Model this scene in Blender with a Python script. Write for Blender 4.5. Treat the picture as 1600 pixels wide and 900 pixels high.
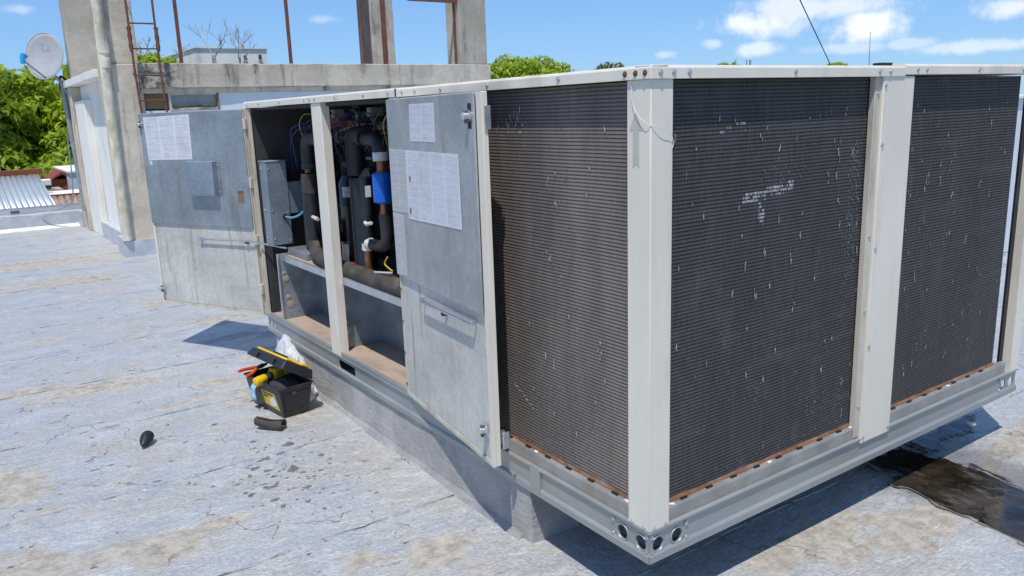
import bpy, bmesh, math, random
import numpy as np
from mathutils import Vector, Matrix, noise
R = math.radians
random.seed(7); rng = np.random.default_rng(7)
for o in list(bpy.data.objects): bpy.data.objects.remove(o)
scn = bpy.context.scene
COL = scn.collection

# ------------------------------------------------------------------ camera
cam_d = bpy.data.cameras.new('camera'); cam = bpy.data.objects.new('camera', cam_d); COL.objects.link(cam)
cam_d.sensor_width = 36; cam_d.lens = 36 * 1243.74 / 1600
cam.location = (-1.6953, -1.7179, 1.728); cam.rotation_euler = (1.35077, 0.0344, -0.61027)
cam_d.clip_start = .05; cam_d.clip_end = 3000
scn.camera = cam
# ------------------------------------------------------------------ light
SX, SY = .31, .30                                  # shadow shift per metre of height
sun_to = Vector((-SX, -SY, 1)).normalized()
sd = bpy.data.lights.new('sun', 'SUN'); sd.energy = 2.65; sd.angle = R(.53); sd.color = (1, .95, .87)
so = bpy.data.objects.new('sun', sd); COL.objects.link(so); so.location = (-4, -3, 12)
so.rotation_euler = sun_to.to_track_quat('Z', 'Y').to_euler()
world = bpy.data.worlds.new('World'); scn.world = world; world.use_nodes = True
scn.view_settings.view_transform = 'Standard'; scn.view_settings.look = 'None'
scn.view_settings.exposure = 0.68; scn.view_settings.gamma = 1

# ------------------------------------------------------------------ node helper
class NT:
    def __init__(s, tree): s.t = tree; s.t.nodes.clear()
    def n(s, typ, ins=None, **pr):
        nd = s.t.nodes.new(typ)
        for k, v in pr.items(): setattr(nd, k, v)
        for k, v in (ins or {}).items():
            sock = nd.inputs[k]
            if isinstance(v, bpy.types.NodeSocket): s.t.links.new(v, sock)
            else: sock.default_value = v
        return nd
    def math(s, op, a, b=0.0, c=None, clamp=False):
        i = {0: a, 1: b}
        if c is not None: i[2] = c
        return s.n('ShaderNodeMath', i, operation=op, use_clamp=clamp).outputs[0]
    def vmath(s, op, a, b=(0, 0, 0)):
        nd = s.n('ShaderNodeVectorMath', {0: a, 1: b}, operation=op)
        return nd.outputs['Value'] if op in ('LENGTH', 'DOT_PRODUCT', 'DISTANCE') else nd.outputs[0]
    def noise(s, vec, scale, detail=4, rough=.55, dist=0.0, out='Fac'):
        return s.n('ShaderNodeTexNoise', {'Vector': vec, 'Scale': scale, 'Detail': detail, 'Roughness': rough, 'Distortion': dist}).outputs[out]
    def ramp(s, f, lo, hi, a=0.0, b=1.0, smooth=True):
        return s.n('ShaderNodeMapRange', {0: f, 1: lo, 2: hi, 3: a, 4: b}, interpolation_type='SMOOTHSTEP' if smooth else 'LINEAR').outputs[0]
    def mix(s, f, a, b, blend='MIX'):
        def c(v): return v if isinstance(v, bpy.types.NodeSocket) else (v[0], v[1], v[2], 1)
        nd = s.n('ShaderNodeMix', None, data_type='RGBA', blend_type=blend)
        for k, v in ((0, f), (6, c(a)), (7, c(b))):
            if isinstance(v, bpy.types.NodeSocket): s.t.links.new(v, nd.inputs[k])
            else: nd.inputs[k].default_value = v
        return nd.outputs[2]
    def coord(s, out='Object', scale=(1, 1, 1), loc=(0, 0, 0)):
        c = s.n('ShaderNodeTexCoord').outputs[out]
        return s.n('ShaderNodeMapping', {'Vector': c, 'Scale': scale, 'Location': loc}).outputs[0]
    def bump(s, h, strength=.3, dist=.01):
        return s.n('ShaderNodeBump', {'Height': h, 'Strength': strength, 'Distance': dist}).outputs[0]
    def out(s, **ins):
        b = s.n('ShaderNodeBsdfPrincipled'); names = {'base': 'Base Color', 'rough': 'Roughness', 'metal': 'Metallic', 'normal': 'Normal', 'trans': 'Transmission Weight', 'alpha': 'Alpha', 'spec': 'Specular IOR Level', 'sub': 'Subsurface Weight', 'coat': 'Coat Weight'}
        for k, v in ins.items():
            sock = b.inputs[names[k]]
            if isinstance(v, bpy.types.NodeSocket): s.t.links.new(v, sock)
            else: sock.default_value = (v[0], v[1], v[2], 1) if k == 'base' else v
        o = s.n('ShaderNodeOutputMaterial'); s.t.links.new(b.outputs[0], o.inputs[0]); return b, o
def new_mat(name):
    m = bpy.data.materials.new(name); m.use_nodes = True; return m, NT(m.node_tree)

# ------------------------------------------------------------------ sky
N = NT(world.node_tree)
sky = N.n('ShaderNodeTexSky', sky_type='NISHITA', sun_disc=False)
sky.sun_elevation = math.asin(sun_to.z); sky.sun_rotation = math.atan2(sun_to.x, sun_to.y)
sky.air_density = 1.0; sky.dust_density = .1; sky.ozone_density = 4.0; sky.altitude = 50
dirv = N.n('ShaderNodeTexCoord').outputs['Generated']
nz = N.noise(dirv, 13, 7, .6); nz2 = N.noise(dirv, 40, 5, .6)
rag = N.math('ADD', N.math('MULTIPLY', N.math('SUBTRACT', nz, .5), 2.6), N.math('MULTIPLY', N.math('SUBTRACT', nz2, .5), 1.0))
tot = None
for (c, a, b, st) in [((.772,.63,.087), .050,.017,.95), ((.80,.60,.085), .05,.014,.5), ((.844,.531,.076), .040,.020,1.0), ((.781,.622,.058), .028,.009,.7),
                      ((.817,.569,.100), .09,.018,.75), ((.901,.431,.048), .06,.008,.6), ((.911,.404,.084), .035,.014,.8), ((.75,.658,.068), .016,.007,.5),
                      ((.713,.699,.058), .016,.006,.45), ((.87,.49,.055), .03,.006,.45), ((.84,.54,.055), .045,.008,.45), ((.86,.50,.11), .06,.010,.5), ((.376,.92,.11), .022,.006,.3), ((.081,.99,.118), .02,.007,.35)]:
    v = N.vmath('MULTIPLY', N.vmath('SUBTRACT', dirv, c), (1 / a, 1 / a, 1 / b))
    l = N.math('ADD', N.vmath('LENGTH', v), rag)
    bl = N.math('MULTIPLY', N.ramp(l, 1.15, .30), st)
    tot = bl if tot is None else N.math('MAXIMUM', tot, bl)
dz = N.n('ShaderNodeMapping', {'Vector': dirv, 'Scale': (3.2, 3.2, 9), 'Location': (3.1, 1.2, .4)}).outputs[0]
gen = N.math('MULTIPLY', N.ramp(N.noise(dz, 1.3, 8, .6), .60, .80), .8)
hz = N.n('ShaderNodeSeparateXYZ', {0: dirv}).outputs[2]
gen = N.math('MULTIPLY', gen, N.ramp(hz, .12, .3))
tot = N.math('MAXIMUM', tot, gen)
skyc = N.n('ShaderNodeMix', {0: 1.0}, data_type='RGBA', blend_type='MULTIPLY')
gm = N.n('ShaderNodeGamma', {0: sky.outputs[0], 1: .60}); N.t.links.new(gm.outputs[0], skyc.inputs[6]); skyc.inputs[7].default_value = (.54, .82, 1.22, 1)
cl = N.mix(tot, skyc.outputs[2], (4.1, 4.3, 4.6))
bg = N.n('ShaderNodeBackground', {'Color': cl, 'Strength': .15})
N.t.links.new(bg.outputs[0], N.n('ShaderNodeOutputWorld').inputs[0])

# ------------------------------------------------------------------ materials
M = {}
def simple(name, col, rough=.6, metal=0.0, var=.12, scale=8, bump=0.0, bscale=60, dirt=None, dirtamt=.5, dscale=3, stretch=(1, 1, 1), spec=.5):
    m, t = new_mat(name); c = t.coord('Object', stretch)
    n1 = t.noise(c, scale, 6, .6)
    f = t.ramp(n1, .3, .7, 1 - var, 1 + var)
    base = t.mix(1.0, col, f, 'MULTIPLY')
    if dirt:
        d = t.math('MULTIPLY', t.ramp(t.noise(c, dscale, 8, .65), .48, .72), dirtamt)
        base = t.mix(d, base, dirt)
    kw = dict(base=base, rough=t.ramp(n1, .2, .8, max(.03, rough - .08), min(1, rough + .08)), metal=metal, spec=spec)
    if bump: kw['normal'] = t.bump(t.noise(c, bscale, 4, .6), bump, .004)
    t.out(**kw); M[name] = m; return m
simple('cream', (.72, .665, .56), .5, var=.06, scale=5, bump=.22, bscale=5, dirt=(.40, .345, .25), dirtamt=.45, dscale=4, stretch=(1, 1, .25))
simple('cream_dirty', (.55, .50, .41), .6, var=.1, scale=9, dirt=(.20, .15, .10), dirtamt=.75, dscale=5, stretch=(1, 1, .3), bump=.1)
simple('rail', (.34, .352, .338), .45, .45, var=.08, scale=5, dirt=(.40, .37, .30), dirtamt=.55, dscale=3, stretch=(.5, .5, 2), bump=.1, bscale=14)
simple('curb', (.34, .325, .30), .5, .4, var=.15, scale=8, dirt=(.30, .25, .19), dirtamt=.6, dscale=5, bump=.15)
simple('zinc', (.55, .57, .58), .35, .8, var=.1)
simple('rust', (.17, .075, .038), .85, 0, var=.35, scale=20, dirt=(.22, .19, .15), dirtamt=.9, dscale=9, bump=.4, bscale=80)
simple('rust_steel', (.17, .065, .04), .8, .1, var=.25, scale=12, dirt=(.07, .03, .022), dirtamt=.7, dscale=8, bump=.3)
simple('steel_brown', (.13, .10, .09), .65, .3, var=.3, scale=10, dirt=(.17, .065, .04), dirtamt=.7, stretch=(1, 1, .2))
simple('black_foam', (.012, .0135, .018), .55, 0, var=.3, scale=10, dirt=(.07, .062, .055), dirtamt=.2, dscale=5, bump=.25, bscale=35)
simple('black_foam_dusty', (.055, .045, .038), .85, 0, var=.3, scale=10, dirt=(.22, .165, .12), dirtamt=.8, dscale=6, bump=.3, bscale=30)
simple('black_paint', (.012, .0135, .017), .33, 0, var=.2, dirt=(.08, .07, .06), dirtamt=.2, dscale=5)
simple('liner_black', (.042, .040, .040), .8, 0, var=.2, scale=6, dirt=(.055, .05, .045), dirtamt=.5, dscale=4)
simple('black_rubber', (.012, .012, .013), .7)
simple('copper', (.34, .14, .075), .45, .7, var=.25, dirt=(.12, .07, .05), dirtamt=.6, dscale=20)
simple('blue_can', (.005, .10, .48), .32, 0, var=.05)
simple('white_tape', (.60, .58, .54), .6, 0, dirt=(.30, .26, .22), dirtamt=.5, dscale=30)
simple('white_plastic', (.72, .72, .70), .45, 0)
simple('dust_floor', (.37, .285, .225), .9, 0, var=.25, scale=7, dirt=(.20, .145, .11), dirtamt=.75, dscale=7, bump=.3, bscale=50, stretch=(1, .5, 1))
simple('galv_dark', (.33, .37, .40), .45, .55, var=.2, scale=9, dirt=(.25, .22, .19), dirtamt=.3, dscale=3)
simple('component_grey', (.20, .20, .20), .5); simple('component_cream', (.50, .48, .40), .5); simple('component_black', (.02, .02, .02), .4)
for nm, c in dict(red=(.30, .02, .02), blue=(.02, .045, .22), yellow=(.45, .31, .03), black=(.01, .01, .01), brown=(.10, .045, .02), lightblue=(.10, .30, .50), pink=(.45, .10, .12), white=(.55, .55, .52)).items():
    simple('wire_' + nm, c, .45, var=.05)
simple('plastic_black', (.017, .018, .022), .45, 0, var=.12, scale=12, dirt=(.07, .066, .06), dirtamt=.18, dscale=8, bump=.08, bscale=90)
simple('plastic_yellow', (.72, .46, .008), .45, 0, var=.06, dirt=(.30, .2, .05), dirtamt=.25, dscale=12)
simple('plastic_orange', (.62, .075, .015), .45, 0)
simple('cloth_dark', (.040, .030, .036), .95, 0, var=.25, scale=30, bump=.4, bscale=50)
simple('rag_blue', (.33, .50, .60), .9, 0, var=.15, scale=30)
simple('wood_pale', (.5, .47, .4), .8)
simple('tar', (.135, .13, .13), .85, 0, var=.35, scale=40, bump=.5, bscale=90)
simple('fin_bent', (.34, .335, .33), .55, .2, var=.45, scale=45)
simple('fin_dent', (.17, .17, .175), .5, .3, var=.4, scale=60)
simple('dish', (.40, .41, .42), .5, 0, var=.06); simple('dish_mark', (.33, .37, .43), .5); simple('dish_mark_pale', (.46, .47, .48), .5)
simple('grey_steel', (.30, .33, .35), .45, .4, dirt=(.25, .2, .15), dirtamt=.3)
simple('lnb_blue', (.015, .30, .62), .4)
simple('white_wall', (.80, .775, .71), .85, 0, var=.04, scale=3, dirt=(.48, .44, .36), dirtamt=.35, dscale=2, stretch=(1, 1, .35), bump=.1)
simple('pipe_stained', (.62, .58, .46), .85, 0, var=.25, scale=9, dirt=(.38, .32, .15), dirtamt=.8, dscale=4, stretch=(1, 1, .5), bump=.2, bscale=25)
simple('silver_coat', (.50, .52, .55), .5, .25, var=.12, scale=7, dirt=(.62, .61, .58), dirtamt=.6, dscale=5, bump=.5, bscale=18)
simple('white_coat', (.64, .64, .62), .7, 0, var=.1, scale=9, bump=.4, bscale=20)
simple('far_white', (.80, .78, .72), .9, 0, var=.08, scale=.6, dirt=(.35, .33, .29), dirtamt=.5, dscale=.8, stretch=(1, 1, .3))
simple('far_dark', (.06, .06, .06), .6)
simple('red_paint', (.24, .055, .035), .7, 0, var=.15, dirt=(.12, .04, .03), dirtamt=.6)
simple('red_brick', (.25, .07, .04), .9, 0, var=.3, scale=15)
simple('clay_tile', (.34, .25, .19), .9, 0, var=.25, scale=9, dirt=(.16, .09, .065), dirtamt=.6, dscale=6)
simple('corrugated', (.48, .52, .54), .45, .35, var=.08, scale=2, dirt=(.34, .35, .34), dirtamt=.5, dscale=2, stretch=(1, .2, 1))
simple('stucco_tan', (.40, .34, .26), .9, var=.15)
simple('bark', (.085, .06, .042), .9, 0, var=.3, scale=9, bump=.5, bscale=18)
simple('bark_pale', (.45, .40, .38), .9, 0, var=.2)
simple('glass_dull', (.28, .29, .28), .3, 0, var=.15, scale=3, dirt=(.42, .40, .36), dirtamt=.5, dscale=2)
simple('wood_brown', (.20, .135, .07), .8, 0, var=.2)
simple('white_panel', (.62, .66, .70), .5, 0, var=.04)
simple('street', (.10, .11, .07), .95, 0, var=.4, scale=.05, dirt=(.22, .20, .17), dirtamt=.8, dscale=.08)

def galv_mat(name, col, stain, spangle=.10, rough=.42, metal=.55, grad=None):
    m, t = new_mat(name); c = t.coord('Object')
    vor = t.n('ShaderNodeTexVoronoi', {'Vector': c, 'Scale': 130}).outputs['Color']
    sp = t.n('ShaderNodeSeparateColor', {0: vor}).outputs[0]
    base = t.mix(1.0, col, t.ramp(sp, 0, 1, 1 - spangle * .5, 1 + spangle * .5), 'MULTIPLY')
    base = t.mix(1.0, base, t.ramp(t.noise(c, 26, 7, .75), .3, .7, .91, 1.09), 'MULTIPLY')
    big = t.noise(c, 2.2, 8, .65); base = t.mix(1.0, base, t.ramp(big, .3, .7, .80, 1.16), 'MULTIPLY')
    cs = t.coord('Object', (9, 9, .7)); st = t.ramp(t.noise(cs, 1.4, 6, .7), .54, .72)
    base = t.mix(t.math('MULTIPLY', st, .8), base, stain)
    w = t.ramp(t.noise(t.coord('Object', (14, 14, 1.2), (4, 2, 1)), 1.2, 6, .7), .60, .75)
    base = t.mix(t.math('MULTIPLY', w, .25), base, (.62, .64, .66))
    t.out(base=base, rough=t.ramp(big, .3, .7, rough - .06, rough + .10), metal=metal, normal=t.bump(big, .12, .02)); M[name] = m
galv_mat('galv', (.33, .362, .385), (.21, .205, .19))
galv_mat('galv_box', (.29, .34, .385), (.28, .29, .29), .14)
galv_mat('liner', (.52, .505, .46), (.30, .26, .20), .02, .5, .12)
galv_mat('galv_warm', (.42, .425, .42), (.29, .265, .23))

# concrete with streaks
def concrete(name, col, dark, amt, warm=(.34, .30, .22)):
    m, t = new_mat(name); c = t.coord('Object')
    n1 = t.noise(c, 2.5, 8, .65); base = t.mix(1.0, col, t.ramp(n1, .3, .7, .82, 1.15), 'MULTIPLY')
    base = t.mix(t.math('MULTIPLY', t.ramp(t.noise(c, 1.1, 5, .6), .45, .7), .5), base, warm)
    st = t.ramp(t.noise(t.coord('Object', (5, 5, .55)), 1.0, 7, .65), .5, .68)
    blot = t.ramp(t.noise(t.coord('Object', (.8, .8, .8), (7, 3, 2)), 1.3, 8, .7), .40, .58)
    base = t.mix(t.math('MULTIPLY', t.math('MULTIPLY', st, blot), amt), base, dark)
    pit = t.ramp(t.noise(c, 45, 3, .5), .66, .72); base = t.mix(t.math('MULTIPLY', pit, .5), base, (.10, .09, .08))
    t.out(base=base, rough=.92, normal=t.bump(t.math('ADD', t.noise(c, 14, 8, .7), t.math('MULTIPLY', pit, -.4)), .5, .015)); M[name] = m
concrete('concrete', (.60, .525, .41), (.05, .05, .048), .85)
concrete('concrete_dark', (.43, .395, .33), (.05, .05, .048), .9)
concrete('concrete_beam', (.57, .515, .42), (.045, .045, .042), 1.0)
mt_ = M['concrete_beam']; tn = mt_.node_tree; t = NT.__new__(NT); t.t = tn        # old black mould at the beam's left end
bs = [n_ for n_ in tn.nodes if n_.type == 'BSDF_PRINCIPLED'][0]; src = bs.inputs['Base Color'].links[0].from_socket
oc = t.coord('Object'); xm = t.n('ShaderNodeSeparateXYZ', {0: oc}).outputs[0]
mm_ = t.math('ADD', xm, t.math('MULTIPLY', t.math('SUBTRACT', t.noise(t.coord('Object', (3, 3, .6)), 1.6, 8, .7), .5), 2.2)); mm_ = t.ramp(mm_, 1.05, .35)
mm_ = t.math('MULTIPLY', mm_, t.ramp(t.noise(oc, 7, 8, .7), .36, .6)); tn.links.new(t.mix(t.math('MULTIPLY', mm_, .85), src, (.05, .048, .045)), bs.inputs['Base Color'])

# plinth coat
m, t = new_mat('plinth_coat'); c = t.coord('Object')
n1 = t.noise(c, 4, 8, .65); base = t.mix(t.ramp(n1, .35, .65), (.46, .455, .45), (.64, .63, .62))
cr = t.ramp(t.noise(t.coord('Object', (3, 3, 14)), 3, 8, .75), .62, .68); base = t.mix(t.math('MULTIPLY', cr, .5), base, (.14, .13, .125))
t.out(base=base, rough=.55, metal=.25, normal=t.bump(t.noise(t.coord('Object', (3, 3, 9)), 5, 9, .75), 1.0, .05)); M['plinth_coat'] = m

# aluminium roof coating
m, t = new_mat('roof_coat'); c = t.coord('Object'); sx = t.coord('Object', (.85, 1.2, 1))
sep = t.n('ShaderNodeSeparateXYZ', {0: c})
warp = t.n('ShaderNodeTexNoise', {'Vector': c, 'Scale': 3.0, 'Detail': 5.0}).outputs['Color']
wv = t.vmath('ADD', c, t.n('ShaderNodeVectorMath', {0: t.vmath('SUBTRACT', warp, (.5, .5, .5)), 'Scale': .5}, operation='SCALE').outputs[0])
n1 = t.noise(sx, 3.5, 9, .68); n2 = t.noise(sx, 17, 6, .65); n3 = t.noise(c, 60, 4, .6)
base = t.mix(t.ramp(n1, .32, .68), (.425, .455, .485), (.56, .57, .575))
base = t.mix(t.math('MULTIPLY', t.ramp(t.noise(t.coord('Object', (.8, 1.2, 1), (9, 4, 0)), 2.3, 8, .72), .44, .60), .8), base, (.50, .485, .45))
base = t.mix(t.math('MULTIPLY', t.ramp(n2, .50, .66), .55), base, (.63, .635, .635))
base = t.mix(1.0, base, t.ramp(n3, .25, .75, .82, 1.15), 'MULTIPLY')
speck = t.ramp(t.noise(t.coord('Object', (.7, 1.3, 1), (1, 8, 0)), 95, 3, .6), .62, .70)
base = t.mix(t.math('MULTIPLY', speck, .5), base, (.20, .19, .18))
# bare worn patches
wear = t.ramp(t.noise(t.coord('Object', (.55, 1.25, 1), (2.3, .7, 0)), 1.1, 9, .66), .54, .62)
patches = [((-1.1, 4.07), .42, .13), ((-1.55, 4.3), .30, .10), ((-1.70, 2.68), .16, .22), ((-1.25, 1.63), .20, .13), ((-1.70, 1.80), .15, .16), ((-.98, 1.68), .13, .06), ((.05, 5.42), .30, .14),
           ((-1.1, 10.1), .7, .35), ((-.85, 8.5), .6, .3), ((-.1, 6.5), .3, .16), ((-.31, .87), .14, .10), ((.9, .0), .35, .14), ((1.35, -.2), .40, .11), ((-.45, 3.65), .16, .05), ((-.6, 1.0), .12, .08), ((2.6, -.1), .5, .14), ((-.2, 3.1), .25, .4)]
nn = t.math('MULTIPLY', t.math('SUBTRACT', t.noise(t.coord('Object', (.75, 1.3, 1)), 5.0, 12, .80), .5), 4.6); pt = None
for (cx, cy), a, b in patches:
    l = t.math('ADD', t.vmath('LENGTH', t.vmath('MULTIPLY', t.vmath('SUBTRACT', c, (cx, cy, 0)), (.9 / a, .85 / b, 0))), nn)
    q = t.ramp(l, 1.0, .75); pt = q if pt is None else t.math('MAXIMUM', pt, q)
wear = t.math('MAXIMUM', t.math('MULTIPLY', wear, .85), t.math('MULTIPLY', pt, 1.0))
wear = t.math('MULTIPLY', wear, t.ramp(n2, .25, .6, .55, 1.0))
tan = t.mix(t.ramp(t.noise(c, 14, 8, .75), .35, .65), (.275, .24, .195), (.48, .445, .38))
base = t.mix(wear, base, tan)
# cracks and lap seams
vd = t.n('ShaderNodeTexVoronoi', {'Vector': wv, 'Scale': 1.7}, feature='DISTANCE_TO_EDGE').outputs['Distance']
ck = t.math('MULTIPLY', t.ramp(vd, .008, .002), t.ramp(t.noise(c, 2.2, 5, .6), .48, .56))
fy = t.math('FRACT', t.math('ADD', t.math('ADD', sep.outputs[1], 9.75), t.math('MULTIPLY', t.math('SUBTRACT', t.noise(t.coord('Object', (1, 0, 0)), 2.5, 5), .5), .09)))
dm = t.math('MINIMUM', fy, t.math('SUBTRACT', 1.0, fy))
sl = t.math('MULTIPLY', t.ramp(dm, .006, .002), t.ramp(t.noise(t.coord('Object', (1, .3, 1)), 5, 6, .7), .46, .56))
fy2 = t.math('FRACT', t.math('ADD', t.math('MULTIPLY', sep.outputs[1], 1.7), t.math('MULTIPLY', t.math('SUBTRACT', t.noise(t.coord('Object', (1, .1, 0)), 1.5, 5), .5), .3)))
dm2 = t.math('MINIMUM', fy2, t.math('SUBTRACT', 1.0, fy2))
sl2 = t.math('MULTIPLY', t.ramp(dm2, .007, .002), t.ramp(t.noise(t.coord('Object', (1, .3, 1), (3, 1, 0)), 3, 4), .52, .6))
dk = t.math('MAXIMUM', t.math('MAXIMUM', ck, sl), t.math('MULTIPLY', sl2, .45))
chip = t.ramp(t.noise(t.coord('Object', (1, 2.2, 1), (5, 5, 0)), 11, 6, .68), .675, .71)
dk = t.math('MAXIMUM', dk, t.math('MULTIPLY', chip, .75))
base = t.mix(t.math('MULTIPLY', dk, .75), base, (.10, .095, .09))
scr = t.ramp(t.noise(t.coord('Object', (2.5, 12, 1), (2, 5, 0)), 3.0, 6, .65), .64, .70)
base = t.mix(t.math('MULTIPLY', scr, .6), base, (.70, .71, .72))
# damp halo round the puddle
dl = t.math('ADD', t.vmath('LENGTH', t.vmath('MULTIPLY', t.vmath('SUBTRACT', c, (1.95, .0, 0)), (1 / .45, 1 / .5, 0))), t.math('MULTIPLY', nn, .5))
damp = t.ramp(dl, 1.1, .6); base = t.mix(t.math('MULTIPLY', damp, .6), base, (.11, .10, .09))
nb = t.noise(t.coord('Object', (.8, 1.25, 1)), 8, 9, .70, .4)
hgt = t.math('ADD', nb, t.math('MULTIPLY', t.noise(t.coord('Object', (1, 1.6, 1)), 55, 3, .6), .22))
t.out(base=base, rough=t.ramp(wear, 0, 1, .46, .85), metal=t.ramp(wear, 0, .8, .32, 0.0), normal=t.bump(hgt, .72, .032)); M['roof_coat'] = m

# puddle water over dirt
m, t = new_mat('puddle'); c = t.coord('Object')
f = t.ramp(t.noise(c, 5, 7, .65), .4, .62); base = t.mix(f, (.010, .007, .004), (.04, .03, .02)); base = t.mix(t.math('MULTIPLY', t.ramp(t.noise(t.coord('Object', (2.2, .8, 1), (3, 3, 0)), 4, 7, .7), .55, .66), .8), base, (.09, .08, .07))
t.out(base=base, rough=t.ramp(t.noise(c, 7, 5, .6), .45, .70, .02, .10), normal=t.bump(t.noise(t.coord('Object', (1.6, .8, 1)), 7, 3, .5), .16, .03), spec=.6); M['puddle'] = m

# coil materials
def coil_mat(name, dark, pale, dust, dustamt, axis):
    m, t = new_mat(name)
    s_ = (90, 90, 2.2); c = t.coord('Object')
    fine = t.noise(t.coord('Object', (420, 420, 18)), 1, 2, .5)
    str_ = t.noise(t.coord('Object', (26, 26, 3)), 1, 6, .7)
    base = t.mix(t.ramp(fine, .35, .75), dark, pale)
    base = t.mix(t.math('MULTIPLY', t.ramp(str_, .52, .72), .18), base, (.15, .145, .14))
    hs = t.ramp(t.noise(t.coord('Object', (2.0, 2.0, 22)), 1, 5, .65), .5, .75); base = t.mix(t.math('MULTIPLY', hs, .22), base, (.14, .135, .13))
    sm_ = t.ramp(t.noise(t.coord('Object', (9, 9, 5), (3, 1, 6)), 1, 8, .75), .55, .74); base = t.mix(t.math('MULTIPLY', sm_, .3), base, (.17, .165, .16))
    dm = t.math('MULTIPLY', t.ramp(t.noise(t.coord('Object', (2.6, 2.6, .7), (1, 2.2, 0)), 1.3, 8, .65), .40, .74, dustamt * .28, dustamt * .75), 1.0)
    base = t.mix(dm, base, dust)
    t.out(base=base, rough=.7, metal=0.0, spec=.3, normal=t.bump(fine, .25, .002)); M[name] = m
coil_mat('coil_tube', (.038, .036, .037), (.080, .076, .076), (.16, .15, .145), .38, 'x')
coil_mat('coil_fin', (.015, .0145, .016), (.032, .031, .032), (.065, .062, .06), .38, 'x')
coil_mat('coil_tube_dusty', (.062, .056, .054), (.12, .108, .102), (.33, .27, .235), 1.0, 'y')
coil_mat('coil_fin_dusty', (.026, .024, .024), (.055, .049, .047), (.15, .12, .105), 1.0, 'y')

# printed sheets
def print_mat(name, cols, rows, paper=(.64, .655, .68), ink=(.20, .21, .24), dens=.5):
    m, t = new_mat(name); uv = t.n('ShaderNodeTexCoord').outputs['UV']; s = t.n('ShaderNodeSeparateXYZ', {0: uv})
    u, v = s.outputs[0], s.outputs[1]
    rowf = t.math('FRACT', t.math('MULTIPLY', v, rows)); line = t.math('MULTIPLY', t.ramp(rowf, .2, .35), t.ramp(rowf, .85, .7))
    rowi = t.math('FLOOR', t.math('MULTIPLY', v, rows))
    cv = t.n('ShaderNodeCombineXYZ', {0: t.math('MULTIPLY', u, 60.0 * cols), 1: t.math('MULTIPLY', rowi, 3.7)}).outputs[0]
    words = t.ramp(t.noise(cv, 1.0, 2, .7), .42, .5)
    colf = t.math('FRACT', t.math('MULTIPLY', u, float(cols))); mar = t.math('MULTIPLY', t.ramp(colf, .05, .07, 0, 1), t.ramp(colf, .95, .93, 0, 1))
    blk = t.ramp(t.noise(t.n('ShaderNodeCombineXYZ', {0: t.math('FLOOR', t.math('MULTIPLY', u, cols * 2.0)), 1: t.math('MULTIPLY', rowi, .33)}).outputs[0], 1.3, 2), .36, .42)
    edge = t.math('MULTIPLY', t.math('MULTIPLY', t.ramp(u, .02, .03), t.ramp(u, .98, .97)), t.math('MULTIPLY', t.ramp(v, .02, .03), t.ramp(v, .98, .97)))
    rule = t.math('MULTIPLY', t.ramp(t.math('ABSOLUTE', t.math('SUBTRACT', t.math('FRACT', t.math('MULTIPLY', v, rows / 6.0)), .5)), .03, .015), 1.0)
    ink_f = t.math('MULTIPLY', t.math('MULTIPLY', t.math('MAXIMUM', t.math('MULTIPLY', t.math('MULTIPLY', line, words), t.math('MULTIPLY', mar, blk)), t.math('MULTIPLY', rule, mar)), edge), dens)
    c = t.coord('Object'); pp = t.mix(t.ramp(t.noise(c, 6, 7, .7), .45, .75), paper, (.50, .50, .50))
    t.out(base=t.mix(ink_f, pp, ink), rough=.5, normal=t.bump(t.noise(c, 14, 4), .15, .01)); M[name] = m
print_mat('print_text', 3, 42); print_mat('print_small', 2, 30); print_mat('print_diagram', 4, 60, dens=.42); print_mat('print_grey', 2, 44, (.50, .50, .50), (.22, .22, .23), .6); print_mat('print_label', 1, 6, (.68, .70, .70), (.08, .10, .12), .8)

def leaf_mat(name, a, b, tr=.35):
    m, t = new_mat(name); isl = t.n('ShaderNodeNewGeometry').outputs['Random Per Island']
    base = t.mix(isl, a, b); base = t.mix(t.ramp(t.noise(t.coord('Object'), .9, 4), .35, .65, 0, .6), base, b)
    p = t.n('ShaderNodeBsdfPrincipled', {'Base Color': base, 'Roughness': .5}); tl = t.n('ShaderNodeBsdfTranslucent', {'Color': base})
    mx = t.n('ShaderNodeMixShader', {0: tr, 1: p.outputs[0], 2: tl.outputs[0]}); t.t.links.new(mx.outputs[0], t.n('ShaderNodeOutputMaterial').inputs[0]); M[name] = m
leaf_mat('leaf_mango', (.19, .31, .014), (.45, .55, .03), .5); leaf_mat('leaf_dark', (.15, .27, .014), (.36, .48, .03), .48); leaf_mat('leaf_yellow', (.11, .16, .03), (.20, .20, .06))
m, t = new_mat('bag_film'); c = t.coord('Object')
p = t.n('ShaderNodeBsdfPrincipled', {'Base Color': (.78, .80, .82, 1), 'Roughness': .35, 'Normal': t.bump(t.noise(c, 30, 5, .6), .5, .01)}); tl = t.n('ShaderNodeBsdfTranslucent', {'Color': (.8, .82, .85, 1)})
mx = t.n('ShaderNodeMixShader', {0: .35, 1: p.outputs[0], 2: tl.outputs[0]}); t.t.links.new(mx.outputs[0], t.n('ShaderNodeOutputMaterial').inputs[0]); M['bag_film'] = m

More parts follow.
